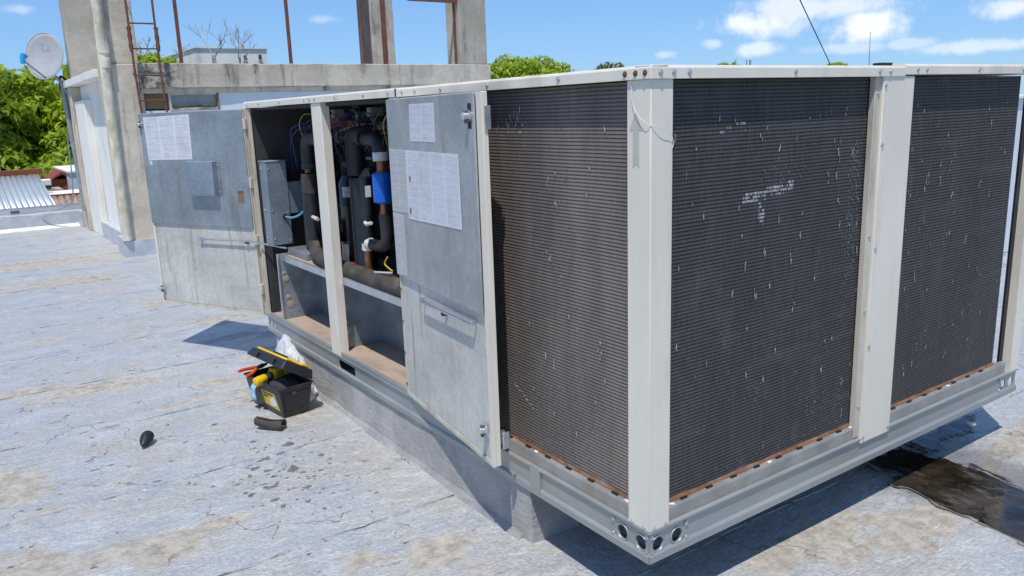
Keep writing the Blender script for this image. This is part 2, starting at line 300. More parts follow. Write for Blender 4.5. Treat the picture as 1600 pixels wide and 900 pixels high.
# ------------------------------------------------------------------ mesh helper
WL = {}          # world location of translated roots
def rounded(pts, r, seg=6):
    pts = [Vector(p) for p in pts]; out = [pts[0]]
    for i in range(1, len(pts) - 1):
        a, b, c = pts[i - 1], pts[i], pts[i + 1]; u = (a - b); w = (c - b); k = min(r, u.length * .49, w.length * .49)
        p0 = b + u.normalized() * k; p1 = b + w.normalized() * k
        for j in range(seg + 1):
            s = j / seg; out.append((1 - s) ** 2 * p0 + 2 * s * (1 - s) * b + s * s * p1)
    out.append(pts[-1]); return out
class MB:
    def __init__(s): s.v = []; s.f = []
    def add(s, vs, fs):
        k = len(s.v); s.v += [tuple(v) for v in vs]; s.f += [tuple(i + k for i in f) for f in fs]; return s
    def box(s, x0, x1, y0, y1, z0, z1):
        return s.add([(x0,y0,z0),(x1,y0,z0),(x1,y1,z0),(x0,y1,z0),(x0,y0,z1),(x1,y0,z1),(x1,y1,z1),(x0,y1,z1)], [(0,3,2,1),(4,5,6,7),(0,1,5,4),(1,2,6,5),(2,3,7,6),(3,0,4,7)])
    def hexa(s, b, t): return s.add(list(b) + list(t), [(0,3,2,1),(4,5,6,7),(0,1,5,4),(1,2,6,5),(2,3,7,6),(3,0,4,7)])
    def prism(s, poly, axis, a0, a1):
        n = len(poly); mk = {'x': lambda p, a: (a, p[0], p[1]), 'y': lambda p, a: (p[0], a, p[1]), 'z': lambda p, a: (p[0], p[1], a)}[axis]
        return s.add([mk(p, a0) for p in poly] + [mk(p, a1) for p in poly], [tuple(range(n))[::-1], tuple(range(n, 2 * n))] + [(i, (i + 1) % n, n + (i + 1) % n, n + i) for i in range(n)])
    def tube(s, pts, r, n=10, cap=True):
        P = [Vector(p) for p in pts]; rs = r if isinstance(r, (list, tuple)) else [r] * len(P); vs = []; nrm = None
        for i, p in enumerate(P):
            t = (P[min(i + 1, len(P) - 1)] - P[max(i - 1, 0)]).normalized()
            if nrm is None: nrm = t.orthogonal().normalized()
            nrm = (nrm - t * nrm.dot(t)).normalized(); b = t.cross(nrm)
            vs += [p + rs[i] * (math.cos(2 * math.pi * k / n) * nrm + math.sin(2 * math.pi * k / n) * b) for k in range(n)]
        fs = [(i * n + k, i * n + (k + 1) % n, (i + 1) * n + (k + 1) % n, (i + 1) * n + k) for i in range(len(P) - 1) for k in range(n)]
        if cap: fs += [tuple(range(n))[::-1], tuple(range((len(P) - 1) * n, len(P) * n))]
        return s.add(vs, fs)
    def lathe(s, prof, mat=None, n=20):
        mat = mat or Matrix(); vs = [mat @ Vector((r * math.cos(2 * math.pi * k / n), r * math.sin(2 * math.pi * k / n), z)) for r, z in prof for k in range(n)]
        fs = [(i * n + k, i * n + (k + 1) % n, (i + 1) * n + (k + 1) % n, (i + 1) * n + k) for i in range(len(prof) - 1) for k in range(n)]
        fs += [tuple(range(n))[::-1], tuple(range((len(prof) - 1) * n, len(prof) * n))]
        return s.add(vs, fs)
    def build(s, name, mat, parent=None, local=False, bevel=0.0, smooth=40, fix=True):
        me = bpy.data.meshes.new(name)
        off = Vector((0, 0, 0)) if (local or parent is None) else WL.get(parent.name, Vector((0, 0, 0)))
        me.from_pydata([tuple(Vector(v) - off) for v in s.v], [], s.f)
        if fix:
            bm = bmesh.new(); bm.from_mesh(me); bmesh.ops.recalc_face_normals(bm, faces=bm.faces[:]); bm.to_mesh(me); bm.free()
        me.materials.append(M[mat] if isinstance(mat, str) else mat)
        if smooth: me.shade_smooth(); me.set_sharp_from_angle(angle=R(smooth))
        o = bpy.data.objects.new(name, me); COL.objects.link(o)
        if parent is not None: o.parent = parent; WL[o.name] = off
        if bevel:
            b = o.modifiers.new('bevel', 'BEVEL'); b.width = bevel; b.segments = 2; b.limit_method = 'ANGLE'; b.angle_limit = R(40)
        return o
def B(x0, x1, y0, y1, z0, z1): return MB().box(x0, x1, y0, y1, z0, z1)
def root(name, loc, label, cat, group=None, rz=0):
    o = bpy.data.objects.new(name, None); COL.objects.link(o); o.location = loc; o.rotation_euler = (0, 0, rz); o.empty_display_size = .1
    o['label'] = label; o['category'] = cat
    if group: o['group'] = group
    WL[o.name] = Vector(loc); return o
def tag(o, label=None, cat=None, group=None, kind=None):
    for k, v in (('label', label), ('category', cat), ('group', group), ('kind', kind)):
        if v: o[k] = v
    return o
def cut(o, mb):
    """cut openings out of a mesh and keep the result as plain mesh"""
    off = WL.get(o.name, Vector((0, 0, 0))); c = mb.build('cutter', 'zinc'); c.location = (0, 0, 0)
    md = o.modifiers.new('cut', 'BOOLEAN'); md.object = c; md.operation = 'DIFFERENCE'; md.solver = 'EXACT'
    while o.modifiers[0] != md: o.modifiers.move(o.modifiers.find('cut'), 0)
    bev = [(m.width) for m in o.modifiers if m.type == 'BEVEL']
    for mm in [m for m in o.modifiers if m.type == 'BEVEL']: o.modifiers.remove(mm)
    bpy.context.view_layer.update(); dg = bpy.context.evaluated_depsgraph_get()
    me = bpy.data.meshes.new_from_object(o.evaluated_get(dg)); o.modifiers.clear(); o.data = me
    me.shade_smooth(); me.set_sharp_from_angle(angle=R(40))
    bpy.data.objects.remove(c)
    if bev:
        b = o.modifiers.new('bevel', 'BEVEL'); b.width = bev[0]; b.segments = 2; b.limit_method = 'ANGLE'; b.angle_limit = R(50)
def uvquad(name, pts, mat, parent, thick=.0012, nrm=None):
    """a thin sheet with a printed face; pts: tl, tr, br, bl"""
    P = [Vector(p) for p in pts]; n = nrm or (P[3] - P[0]).cross(P[1] - P[0]).normalized()
    me = bpy.data.meshes.new(name); me.from_pydata([tuple(p + n * thick) for p in P] + [tuple(p) for p in P], [], [(0, 3, 2, 1), (4, 5, 6, 7), (0, 1, 5, 4), (1, 2, 6, 5), (2, 3, 7, 6), (3, 0, 4, 7)])
    uvl = me.uv_layers.new(name='UVMap'); uv = [(0, 1), (1, 1), (1, 0), (0, 0)] * 2
    for l in me.loops: uvl.data[l.index].uv = uv[l.vertex_index]
    me.materials.append(M[mat]); o = bpy.data.objects.new(name, me); COL.objects.link(o); o.parent = parent; return o

# ------------------------------------------------------------------ setting
def sheet(name, x0, x1, y0, y1, z, mat): return tag(B(x0, x1, y0, y1, z - .2, z).build(name, mat, smooth=0), kind='structure')
sheet('ground', -1500, 1500, -1500, 1500, -6.0, 'street')
deck = B(-9, 13, -6, 14.6, -.35, -.012).build('roof_deck', 'roof_coat', smooth=0); tag(deck, kind='structure')
tag(B(-8.8, 12.8, -5.8, 14.4, -6.0, -.352).build('building_below', 'white_wall', smooth=0), 'rendered building carrying the silver coated flat roof', 'building')
for k, y0 in enumerate([-5.75 + i for i in range(20)]):
    xs = np.arange(-8.95, 12.95, .14) if -2 < y0 < 6 else np.arange(-8.95, 12.95, .5)
    y1 = min(y0 + 1.05, 14.55); mb = MB(); vs = []; nr = 13
    for j in range(nr):
        s = j / (nr - 1)
        for x in xs:
            y = y0 + (y1 - y0) * s
            w = noise.noise(Vector((x * 1.8, y0 * 7.3, 0))) * .022 + noise.noise(Vector((x * 6, y0 * 3.1, 4))) * .008
            if j == 0: y += w
            z = -.004 + .0035 * (1 - s) + .0045 * noise.noise(Vector((x * 1.7, y * 2.5, 1.5))) * (1 if 0 < j < nr - 1 else .3)
            vs.append((x, y, z))
    n = len(xs)
    mb.add(vs, [(j * n + i, j * n + i + 1, (j + 1) * n + i + 1, (j + 1) * n + i) for j in range(nr - 1) for i in range(n - 1)])
    # turned down lap edge
    mb.add([(v[0], v[1], v[2]) for v in vs[:n]] + [(v[0], v[1] - .002, -.011) for v in vs[:n]], [(i, n + i, n + i + 1, i + 1) for i in range(n - 1)])
    o = mb.build('membrane_strip', 'roof_coat', deck, fix=False, smooth=60)
# dark tar spots
def mem_z(x, y):
    q = (y + 5.75) % 1.0 / 1.05
    return -.004 + .0035 * (1 - q) + .0045 * noise.noise(Vector((x * 1.7, y * 2.5, 1.5)))
def blob(mb, cx, cy, rx, ry, z=None, seed=0, h=.0006):
    n = 22; z = mem_z(cx, cy) + .0008; vs = [(cx, cy, z + h)]
    for k in range(n):
        a = 2 * math.pi * k / n; q = 1 + .8 * noise.noise(Vector((math.cos(a) * 1.3, math.sin(a) * 1.3, seed * 3.7))) + .5 * noise.noise(Vector((math.cos(a) * 4, math.sin(a) * 4, seed * 1.7)))
        x = cx + rx * q * math.cos(a); y = cy + ry * q * math.sin(a); vs.append((x, y, mem_z(x, y) + .0006))
    mb.add(vs, [(0, 1 + k, 1 + (k + 1) % n) for k in range(n)])
mb = MB()
for i, (x, y, a, b) in enumerate([(-.422, 2.312, .034, .028), (-.519, 2.004, .03, .04), (-1.332, 2.646, .02, .008), (-1.103, 2.295, .02, .012), (-.671, 2.881, .018, .012), (-.571, 2.479, .02, .012), (-.715, 2.07, .012, .016), (-.668, 1.873, .025, .014), (-.533, 1.764, .02, .02), (-.699, 1.733, .02, .016), (-.868, 2.723, .014, .01)]): blob(mb, x, y, a, b, seed=i)
for i in range(150):
    x = random.gauss(-.58, .17); y = random.gauss(1.9, .33); s = random.uniform(.002, .009) * (2.2 if random.random() < .12 else 1)
    blob(mb, x, y, s * random.uniform(.8, 1.6), s, seed=20 + i, h=.0004)
for i in range(70):
    x = random.uniform(-1.8, -.2); y = random.uniform(1.6, 5.5); s = random.uniform(.003, .009); blob(mb, x, y, s * 1.6, s, seed=300 + i, h=.0004)
tag(mb.build('tar_spots', 'tar', fix=False, smooth=60), 'scattered dark tar spots on the silver roof coating', 'tar spots', kind='stuff')
# puddle
poly = [[1.717,.278],[1.842,.27],[1.985,.27],[2.107,.272],[2.259,.254],[2.432,.243],[2.596,.258],[2.739,.26],[2.718,.216],[2.512,.177],[2.253,.152],[2.08,.143],[2.004,.118],[2.06,.054],[2.045,-.044],[2.028,-.153],[2.002,-.248],[1.987,-.347],[1.95,-.5],[1.90,-.75],[1.55,-.95],[1.42,-.80],[1.451,-.637],[1.481,-.536],[1.503,-.457],[1.525,-.386],[1.549,-.299],[1.574,-.208],[1.588,-.118],[1.603,-.038],[1.612,.002],[1.585,.056],[1.638,.095],[1.705,.109],[1.68,.19]]
PX = np.array(poly)
def inside(x, y):                                   # signed distance to the outline, positive inside
    a = PX; b = np.roll(PX, -1, 0); p = np.array((x, y)); ab = b - a; t_ = np.clip(((p - a) * ab).sum(1) / (ab * ab).sum(1), 0, 1)
    dist = np.sqrt((((a + ab * t_[:, None]) - p) ** 2).sum(1).min()); cr = ((a[:, 1] > y) != (b[:, 1] > y)) & (x < (b[:, 0] - a[:, 0]) * (y - a[:, 1]) / (b[:, 1] - a[:, 1] + 1e-12) + a[:, 0])
    return dist if cr.sum() % 2 else -dist
gx = np.arange(1.30, 2.85, .012); gy = np.arange(-1.05, .40, .012); F = np.zeros((len(gx), len(gy)))
for i, x in enumerate(gx):
    for j, y in enumerate(gy):
        fx = x - .25 * y
        F[i, j] = inside(x, y) + .055 * noise.noise(Vector((fx * 16, y * 3.2, 2))) + .03 * noise.noise(Vector((fx * 40, y * 9, 5))) + .012 * noise.noise(Vector((x * 70, y * 40, 8))) - .008
def march(lev, zz, nm, mat):
  bm = bmesh.new(); VC = {}
  def vtx(k, x, y):
      if k not in VC: VC[k] = bm.verts.new((x, y, max(mem_z(x, y), .0005) * 0 + zz))
      return VC[k]
  for i in range(len(gx) - 1):
      for j in range(len(gy) - 1):
          cs = [(i, j), (i + 1, j), (i + 1, j + 1), (i, j + 1)]; ring = []
          for a, b in zip(cs, cs[1:] + cs[:1]):
              fa, fb = F[a] - lev, F[b] - lev
              if fa > 0: ring.append(vtx(a, gx[a[0]], gy[a[1]]))
              if (fa > 0) != (fb > 0):
                  q = fa / (fa - fb); ring.append(vtx((min(a, b), max(a, b)), gx[a[0]] + (gx[b[0]] - gx[a[0]]) * q, gy[a[1]] + (gy[b[1]] - gy[a[1]]) * q))
          if len(ring) > 2: bm.faces.new(ring)
  me = bpy.data.meshes.new(nm); bm.to_mesh(me); bm.free(); me.shade_smooth()
  me.materials.append(M[mat]); return me
simple('damp', (.17, .155, .135), .30, 0, var=.25, scale=9, dirt=(.42, .41, .39), dirtamt=.7, dscale=14, bump=.3, bscale=30)
me = march(-.012, .0036, 'damp_margin', 'damp'); o = bpy.data.objects.new('damp_margin', me); COL.objects.link(o); tag(o, 'damp stained margin round the dark puddle', 'damp stain', kind='structure')
me = march(0.0, .0056, 'puddle', 'puddle'); o = bpy.data.objects.new('puddle', me); COL.objects.link(o); tag(o, 'dark brown rainwater puddle draining out from beneath the unit', 'puddle', kind='structure')

# ------------------------------------------------------------------ plinth
pl = root('plinth', (.06, .75, 0), 'silver coated low masonry plinth under the rooftop unit', 'plinth')
def lumpy_box(x0, x1, y0, y1, z0, z1, st=.06, amp=.004, sd=0):
    me_ = bmesh.new(); bmesh.ops.create_cube(me_, size=1)
    for v in me_.verts: v.co = Vector((x0 + (x1 - x0) * (v.co.x + .5), y0 + (y1 - y0) * (v.co.y + .5), z0 + (z1 - z0) * (v.co.z + .5)))
    for ax in range(3):
        L = (x1 - x0, y1 - y0, z1 - z0)[ax]; lo = (x0, y0, z0)[ax]
        for k in range(1, int(L / st)):
            co = [0, 0, 0]; co[ax] = lo + L * k / int(L / st); no = [0, 0, 0]; no[ax] = 1
            bmesh.ops.bisect_plane(me_, geom=me_.verts[:] + me_.edges[:] + me_.faces[:], plane_co=co, plane_no=no)
    mb = MB(); me_.verts.index_update()
    vs = [v.co + noise.noise_vector(v.co * 7 + Vector((sd, 0, 0))) * amp + noise.noise_vector(v.co * 2.2 + Vector((sd, 5, 0))) * amp for v in me_.verts]
    mb.add(vs, [[v.index for v in f.verts] for f in me_.faces]); me_.free(); return mb
lumpy_box(.010, .26, .68, 2.262, -.02, .238, .08, .005).build('block', 'plinth_coat', pl, bevel=.004)
lumpy_box(.010, .26, 2.268, 3.74, -.02, .238, .08, .005, 4).build('block', 'plinth_coat', pl, bevel=.004)
lumpy_box(2.25, 2.45, .72, 3.7, -.02, .238, .2, .005, 6).build('block', 'plinth_coat', pl)
# sloped fillet at foot
MB().prism([(-.03, -.01), (.016, -.01), (.016, .024), (-.008, .003)], 'y', .74, 3.72).build('fillet', 'plinth_coat', pl, smooth=0)

# ------------------------------------------------------------------ ROOFTOP UNIT
ZB = .24; XL, YL = 2.589, 3.87; ZC = 1.803; ZT = 1.842
U = root('rooftop_unit', (0, 0, ZB), 'large cream and galvanised rooftop air conditioning unit with open service doors', 'air conditioner')
screw_me = {}
def screw(loc, nrm, parent, mat='zinc', r=.0065, name='screw'):
    key = (mat, r)
    if key not in screw_me:
        o = MB().lathe([(r * 1.25, -.001), (r * 1.25, .001), (r * .8, .0015), (r * .8, .0048), (r * .55, .006)], n=8).build(name, mat, smooth=50); screw_me[key] = o.data; bpy.data.objects.remove(o)
    o = bpy.data.objects.new(name, screw_me[key]); COL.objects.link(o); o.parent = parent
    o.location = Vector(loc) - WL.get(parent.name, Vector((0, 0, 0))); o.rotation_euler = Vector(nrm).to_track_quat('Z', 'Y').to_euler(); return o
# base rails
prof = [(.06, .36), (.002, .36), (-.003, .356), (-.003, .350), (.007, .343), (.007, .274), (-.003, .264), (-.003, .240), (.06, .240), (.06, .246), (.013, .246), (.013, .354), (.06, .354)]
railL = MB().prism(prof, 'y', .002, YL).build('base_rail', 'rail', U, smooth=0)
railR = MB().prism(prof, 'x', .002, XL).build('base_rail', 'rail', U, smooth=0)
for yy in (YL - .004,): MB().prism([(2 * yy - 0 - (p[0] - 0) - yy + .004, p[1]) for p in prof], 'x', .07, XL).build('base_rail', 'rail', U, smooth=0)
MB().prism([(XL - p[0], p[1]) for p in prof], 'y', .07, YL - .07).build('base_rail', 'rail', U, smooth=0)
mb = MB()
for y in (.045, .135, 3.74, 3.81):
    mb.lathe([(.026 if y < 1 else .02, -.02), (.026 if y < 1 else .02, .05)], Matrix.Translation((0, y, .298)) @ Matrix.Rotation(R(90), 4, 'Y'), 20)
cut(railL, mb); mb = MB()
s_ = [(2.36 + .03 * (1 - math.cos(a)) if False else 0, 0) for a in ()]
def rrect(y0, y1, z0, z1, r, n=5):
    out = []
    for cx, cy, a0 in ((y1 - r, z1 - r, 0), (y0 + r, z1 - r, 90), (y0 + r, z0 + r, 180), (y1 - r, z0 + r, 270)):
        out += [(cx + r * math.cos(R(a0 + 90 * k / n)), cy + r * math.sin(R(a0 + 90 * k / n))) for k in range(n + 1)]
    return out
cut(railL, MB().prism(rrect(2.36, 2.595, .272, .326, .02), 'x', -.02, .05))
mb = MB()
for x in (.045, .135, 2.46, 2.54): mb.lathe([(.026, -.02), (.026, .05)], Matrix.Translation((x, 0, .298)) @ Matrix.Rotation(R(-90), 4, 'X'), 20)
cut(railR, mb)
# rolled collars and bolts at the corner holes
for y in (.045, .135):
    MB().tube([(.006, y + .028 * math.cos(a), .298 + .028 * math.sin(a)) for a in np.linspace(0, 2 * math.pi, 25)], .0035, 6, False).build('hole_collar', 'rail', railL)
for x in (.045, .135):
    MB().tube([(x + .028 * math.cos(a), .006, .298 + .028 * math.sin(a)) for a in np.linspace(0, 2 * math.pi, 25)], .0035, 6, False).build('hole_collar', 'rail', railR)
for z in (.276, .328):
    for a in (.008, .18): screw((.005, a if a > .1 else .016, z), (-1, 0, 0), railL, 'zinc', .008, 'bolt'); screw((a if a > .1 else .016, .005, z), (0, -1, 0), railR, 'zinc', .008, 'bolt')
    screw((2.42, .005, z), (0, -1, 0), railR, 'zinc', .008, 'bolt')
B(-.005, .008, .60, .66, .2405, .3605).build('splice_plate', 'rail', U, bevel=.002)
# curb strips
curbL = MB().prism([(.010, .361), (.010, .404), (.014, .411), (.034, .4135), (.034, .361)], 'y', .05, 1.60).build('curb_strip', 'curb', U, smooth=0)
curbR = MB().prism([(.010, .361), (.010, .404), (.014, .411), (.034, .4135), (.034, .361)], 'x', .05, 2.47).build('curb_strip', 'curb', U, smooth=0)
# coils
def coil(axis, a0, a1, dusty, dents, sd):
    """axis 'y': face at x=.068; axis 'x': face at y=.068"""
    rnd = random.Random(sd); z0, z1 = .424, 1.80; P = .0124
    tm, fm = ('coil_tube_dusty', 'coil_fin_dusty') if dusty else ('coil_tube', 'coil_fin')
    def bx(mb, u0, u1, d0, d1, za, zb): return mb.box(d0, d1, u0, u1, za, zb) if axis == 'y' else mb.box(u0, u1, d0, d1, za, zb)
    core = bx(MB(), a0, a1, .0352, .085, z0, z1).build('condenser_coil', fm, U, smooth=0)
    mb = MB(); z = z0 + .004
    while z < z1 - .006:
        # flat tube with rounded nose; runs sag a little
        n = max(2, int((a1 - a0) / .08)); us = [a0 + (a1 - a0) * i / n for i in range(n + 1)]; vs = []
        for u in us:
            dz = .0011 * noise.noise(Vector((u * 5, z * 3, sd))); dd = .0012 * noise.noise(Vector((u * 8, z * 60, sd)))
            for (d, zz) in ((.0356, 0), (.0342 + dd * .4, .0003), (.0341 + dd * .4, .0036), (.0342 + dd * .4, .0069), (.0356, .0072)):
                vs.append((d, u, z + zz + dz) if axis == 'y' else (u, d, z + zz + dz))
        mb.add(vs, [(i * 5 + k, i * 5 + k + 1, (i + 1) * 5 + k + 1, (i + 1) * 5 + k) for i in range(n) for k in range(4)]); z += P
    tag(mb.build('tube_rows', tm, core, smooth=60), kind='stuff')
    # bent fin marks: small slivers standing a hair proud between the tubes
    def sliver(mb, u, zc, w, h, tilt=0):
        d = .0312; q = [(-.5, 0), (-.25, .35), (.1, .5), (.45, .22), (.5, -.1), (.15, -.5), (-.3, -.38)]
        vs = []
        for a, b in q:
            a *= rnd.uniform(.7, 1.3); uu = u + a * w + b * h * tilt; zz = zc + b * h; dd = d - rnd.uniform(0, .0015)
            vs.append((dd, uu, zz) if axis == 'y' else (uu, dd, zz))
        c = (d - .002, u, zc) if axis == 'y' else (u, d - .002, zc); mb.add([c] + vs, [(0, 1 + k, 1 + (k + 1) % 7) for k in range(7)])
    mb = MB(); ml = MB()
    for k in range(dents):
        u = rnd.uniform(a0 + .03, a1 - .03); zc = rnd.uniform(z0 + .05, z1 - .08)
        for j in range(rnd.choice((1, 1, 1, 2, 3))):
            if rnd.random() < .6: sliver(ml, u + rnd.gauss(0, .004), zc - j * P * rnd.uniform(.8, 1.6), rnd.uniform(.003, .006), rnd.uniform(.010, .030), rnd.uniform(-.15, .15))
            else: sliver(mb, u + rnd.gauss(0, .004), zc - j * P, rnd.uniform(.003, .006), rnd.uniform(.008, .022))
    def scrape(u0, u1, zA, zB, nrow, dens, curve=0, L=ml, hh=.008, ww=.003):
        if dens < 100:                                    # scattered small nicks
            for r_ in range(nrow):
                for k in range(int(dens * (u1 - u0) * .6)):
                    q = rnd.random(); sliver(L, u0 + (u1 - u0) * q, zA + (zB - zA) * q + curve * 4 * q * (1 - q) - r_ * P * .62 + rnd.gauss(0, .0012), rnd.uniform(.6, 1.4) * ww, rnd.uniform(.6, 1.2) * hh)
            return
        z_lo = min(zA, zB) - nrow * P * .7; z_hi = max(zA, zB) + max(curve, 0); zz = z0 + .004
        while zz < z_hi:                                  # a rubbed band: pale bare fin edges, broken at every tube gap
            if zz > z_lo:
                u = u0
                while u < u1:
                    q = (u - u0) / (u1 - u0); mid = zA + (zB - zA) * q + curve * 4 * q * (1 - q) - nrow * P * .31; half = nrow * P * .34 * (1 + .35 * noise.noise(Vector((u * 60, zz * 90, sd))))
                    w = rnd.uniform(.001, .0028)
                    if abs(zz + .0036 - mid) < half and noise.noise(Vector((u * 45, zz * 200, 7))) > -.4 and rnd.random() < .82:
                        a_, b_ = zz - .0012 + rnd.uniform(0, .002), zz + .0092 - rnd.uniform(0, .002); d = .0332
                        vs = [(u, a_), (u + w, a_ + rnd.uniform(-.0004, .0004)), (u + w, b_), (u, b_)]
                        L.add([(d, x, y) if axis == 'y' else (x, d, y) for x, y in vs], [(0, 1, 2, 3)])
                    u += w
            zz += P
    if sd == 2:
        scrape(.46, .73, 1.418, 1.448, 4, 420, .004); scrape(.34, .53, 1.635, 1.668, 1, 220, .012); scrape(.80, .98, 1.68, 1.70, 3, 90, 0, mb); scrape(.545, .575, 1.39, 1.36, 7, 260)
        scrape(1.06, 1.135, 1.55, 1.60, 70, 90, 0, mb); scrape(.10, 1.1, .47, .47, 3, 25, 0, mb); scrape(.55, .8, 1.50, 1.52, 8, 30, 0, mb); scrape(.5, .62, .74, .74, 10, 35, 0, mb)
        scrape(.85, 1.1, .62, .62, 14, 30, 0, mb)
    if sd == 1:
        scrape(.70, .79, 1.655, 1.66, 2, 330); 
        for k in range(9): sliver(ml, .69 + .012 * k, 1.70 - .004 * k + rnd.uniform(-.01, .03), .004, .05, rnd.uniform(-.2, .3))
        scrape(.55, .66, 1.20, 1.44, 1, 90, -.01); scrape(.47, .55, 1.14, 1.22, 4, 90); scrape(.65, .80, .58, .66, 2, 140); scrape(.28, .40, .70, .70, 60, 26, 0, mb); scrape(.2, .8, .8, .8, 60, 14, 0, mb)
    if sd == 3: scrape(1.5, 2.2, .8, .8, 60, 5, 0, mb)
    tag(mb.build('fin_dents', 'fin_dent', core, fix=False), kind='stuff')
    tag(ml.build('bare_fin_marks', 'fin_bent', core, fix=False), kind='stuff')
    # rusty lower edge, dark slots, white clips
    n = int((a1 - a0) / .03); bo = []; to = []
    mb = MB()
    for i in range(n):
        u0 = a0 + (a1 - a0) * i / n; u1 = a0 + (a1 - a0) * (i + 1) / n; h0 = .424 + .006 * noise.noise(Vector((u0 * 9, sd, 0))); h1 = .424 + .006 * noise.noise(Vector((u1 * 9, sd, 0)))
        w0 = .026 + .006 * noise.noise(Vector((u0 * 7, sd, 5))); w1 = .026 + .006 * noise.noise(Vector((u1 * 7, sd, 5)))
        q = [(w0, .4148, u0), (w1, .4148, u1), (.0365, h1 + .002, u1), (.0365, h0 + .002, u0)]
        mb.add([(d, u, zz) if axis == 'y' else (u, d, zz) for d, zz, u in q], [(0, 1, 2, 3)])
    mb.build('drip_edge', 'rust', core, smooth=60)
    u = a0 + .08
    while u < a1 - .06:
        bx(MB(), u, u + .030, .017, .026, .4105, .4175).build('slot', 'black_rubber', core, smooth=0); u += .128
    for u in np.arange(a0 + .035, a1, .52):
        o = MB().box(-.012, .012, -.006, .006, 0, .009).build('clip', 'white_plastic', core, local=True, bevel=.002)
        o.location = Vector((.022, u, .404) if axis == 'y' else (u, .022, .404)) - WL[U.name]; o.rotation_euler = (0, 0, rnd.uniform(-.5, .5) + (1.57 if axis == 'y' else 0))
    return core
coil('y', .095, 1.60, True, 60, 1); coil('x', .088, 1.33, False, 78, 2); coil('x', 1.38, 2.385, False, 70, 3)
# posts
post = MB().prism([(0, 0), (.0925, 0), (.0925, .012), (.012, .012), (.012, .1015), (0, .1015)], 'z', .345, ZC).build('corner_post', 'cream', U, bevel=.003)
for p, n in (((0, .025, .362), (-1, 0, 0)), ((0, .08, .362), (-1, 0, 0)), ((.022, 0, .362), (0, -1, 0)), ((.075, 0, .362), (0, -1, 0))): screw(p, n, post)
# faded arrow sticker on the post
ap = [(.090, 1.655), (.062, 1.712), (.034, 1.655), (.049, 1.657), (.047, 1.545), (.061, 1.556), (.076, 1.545), (.075, 1.657)]
simple('sticker', (.48, .455, .39), .6, var=.06)
MB().prism(ap, 'x', -.0012, .001).build('arrow_sticker', 'sticker', post, smooth=0)
wp = rounded([(-.004, .078, 1.785), (-.006, .074, 1.74), (-.008, .05, 1.70), (-.010, .0, 1.672), (.03, -.012, 1.665), (.078, -.008, 1.645), (.092, -.004, 1.615), (.086, -.004, 1.60)], .03)
MB().tube(wp, .0009, 5).build('string', 'white_plastic', post)
cp = B(1.162, 1.1985, .0065, .03, .366, ZC).build('post_flange', 'cream_dirty', U, bevel=.002)
mp = B(1.2, 1.411, -.004, .016, .335, ZC).build('cover_post', 'cream', U, bevel=.003)
for z in (.36, .75, 1.15, 1.55, 1.77): screw((1.213, -.004, z), (0, -1, 0), mp)
screw((1.395, -.004, .36), (0, -1, 0), mp)
for z in (.5, .9, 1.2, 1.74): screw((1.183, .0065, z), (0, -1, 0), cp)
MB().prism([(2.505, 0), (XL, 0), (XL, .04), (XL - .012, .04), (XL - .012, .012), (2.517, .012), (2.517, .06), (2.505, .06)], 'z', .345, ZC).build('end_post', 'cream', U, bevel=.002)
B(2.468, 2.504, .04, .05, .36, ZC).build('post_shade_strip', 'black_foam', U, smooth=0)  # black strip added for the shade on the end post's inside face
cpost = B(-.003, .05, 2.525, 2.662, .352, ZC).build('center_post', 'cream', U, bevel=.003)
B(.006, .04, 2.663, 2.672, .362, ZC).build('gasket', 'cream_dirty', U, smooth=0)
hp = B(-.002, .05, 1.605, 1.688, .352, ZC).build('hinge_post', 'cream_dirty', U, bevel=.002)
epost = MB().prism([(0, YL), (0, 3.80), (.012, 3.80), (.012, YL - .012), (.10, YL - .012), (.10, YL)], 'z', .345, ZC).build('corner_post', 'cream_dirty', U, bevel=.002)
for k in range(3): B(-.006, -.001, 3.806 + k * .02, 3.816 + k * .02, .37, 1.795).build('gasket', 'cream_dirty', U, smooth=0)
# caps and top
def capstrip(axis, a0, a1, dz, scr, rusty=()):
    pr = [(-.009, ZC - .001 + dz), (-.009, ZC + .03 + dz), (-.005, ZT - .002 + dz), (.004, ZT + dz), (.06, ZT + .002 + dz), (.06, ZT - .004 + dz), (-.002, ZT - .010 + dz), (-.003, ZC - .001 + dz)]
    o = MB().prism(pr, axis, a0, a1).build('cap_strip', 'cream', U, bevel=.0015, smooth=0)
    for a in scr:
        p = (-.009, a, ZC + .017 + dz) if axis == 'y' else (a, -.009, ZC + .017 + dz); screw(p, (-1, 0, 0) if axis == 'y' else (0, -1, 0), o, 'rust_steel' if a in rusty else 'zinc', .0075)
    return o
capstrip('y', -.0085, 1.60, 0, (.015, .055, .1, .42, .85, 1.2, 1.42, 1.54), (.015, .055, .1))
capstrip('y', 1.612, YL + .012, .001, (1.68, 1.95, 2.3, 2.58, 2.66, 2.74, 3.15, 3.55, 3.8))
capstrip('x', -.0075, 1.335, -.0005, (.03, .085, .15, .66, 1.16, 1.23))
capstrip('x', 1.337, XL + .012, .006, (1.42, 1.485, 1.9, 2.3))
B(-.010, .02, 1.600, 1.612, ZC + .002, ZT - .003).build('joint_seal', 'black_rubber', U, smooth=0)
B(1.27, 1.345, .05, .09, ZT - .004, ZT + .014).build('joint_seal', 'black_rubber', U, bevel=.003)
deck_t = B(.055, XL - .02, .055, YL - .02, ZC + .005, ZT - .006).build('top_deck', 'cream', U, smooth=0)
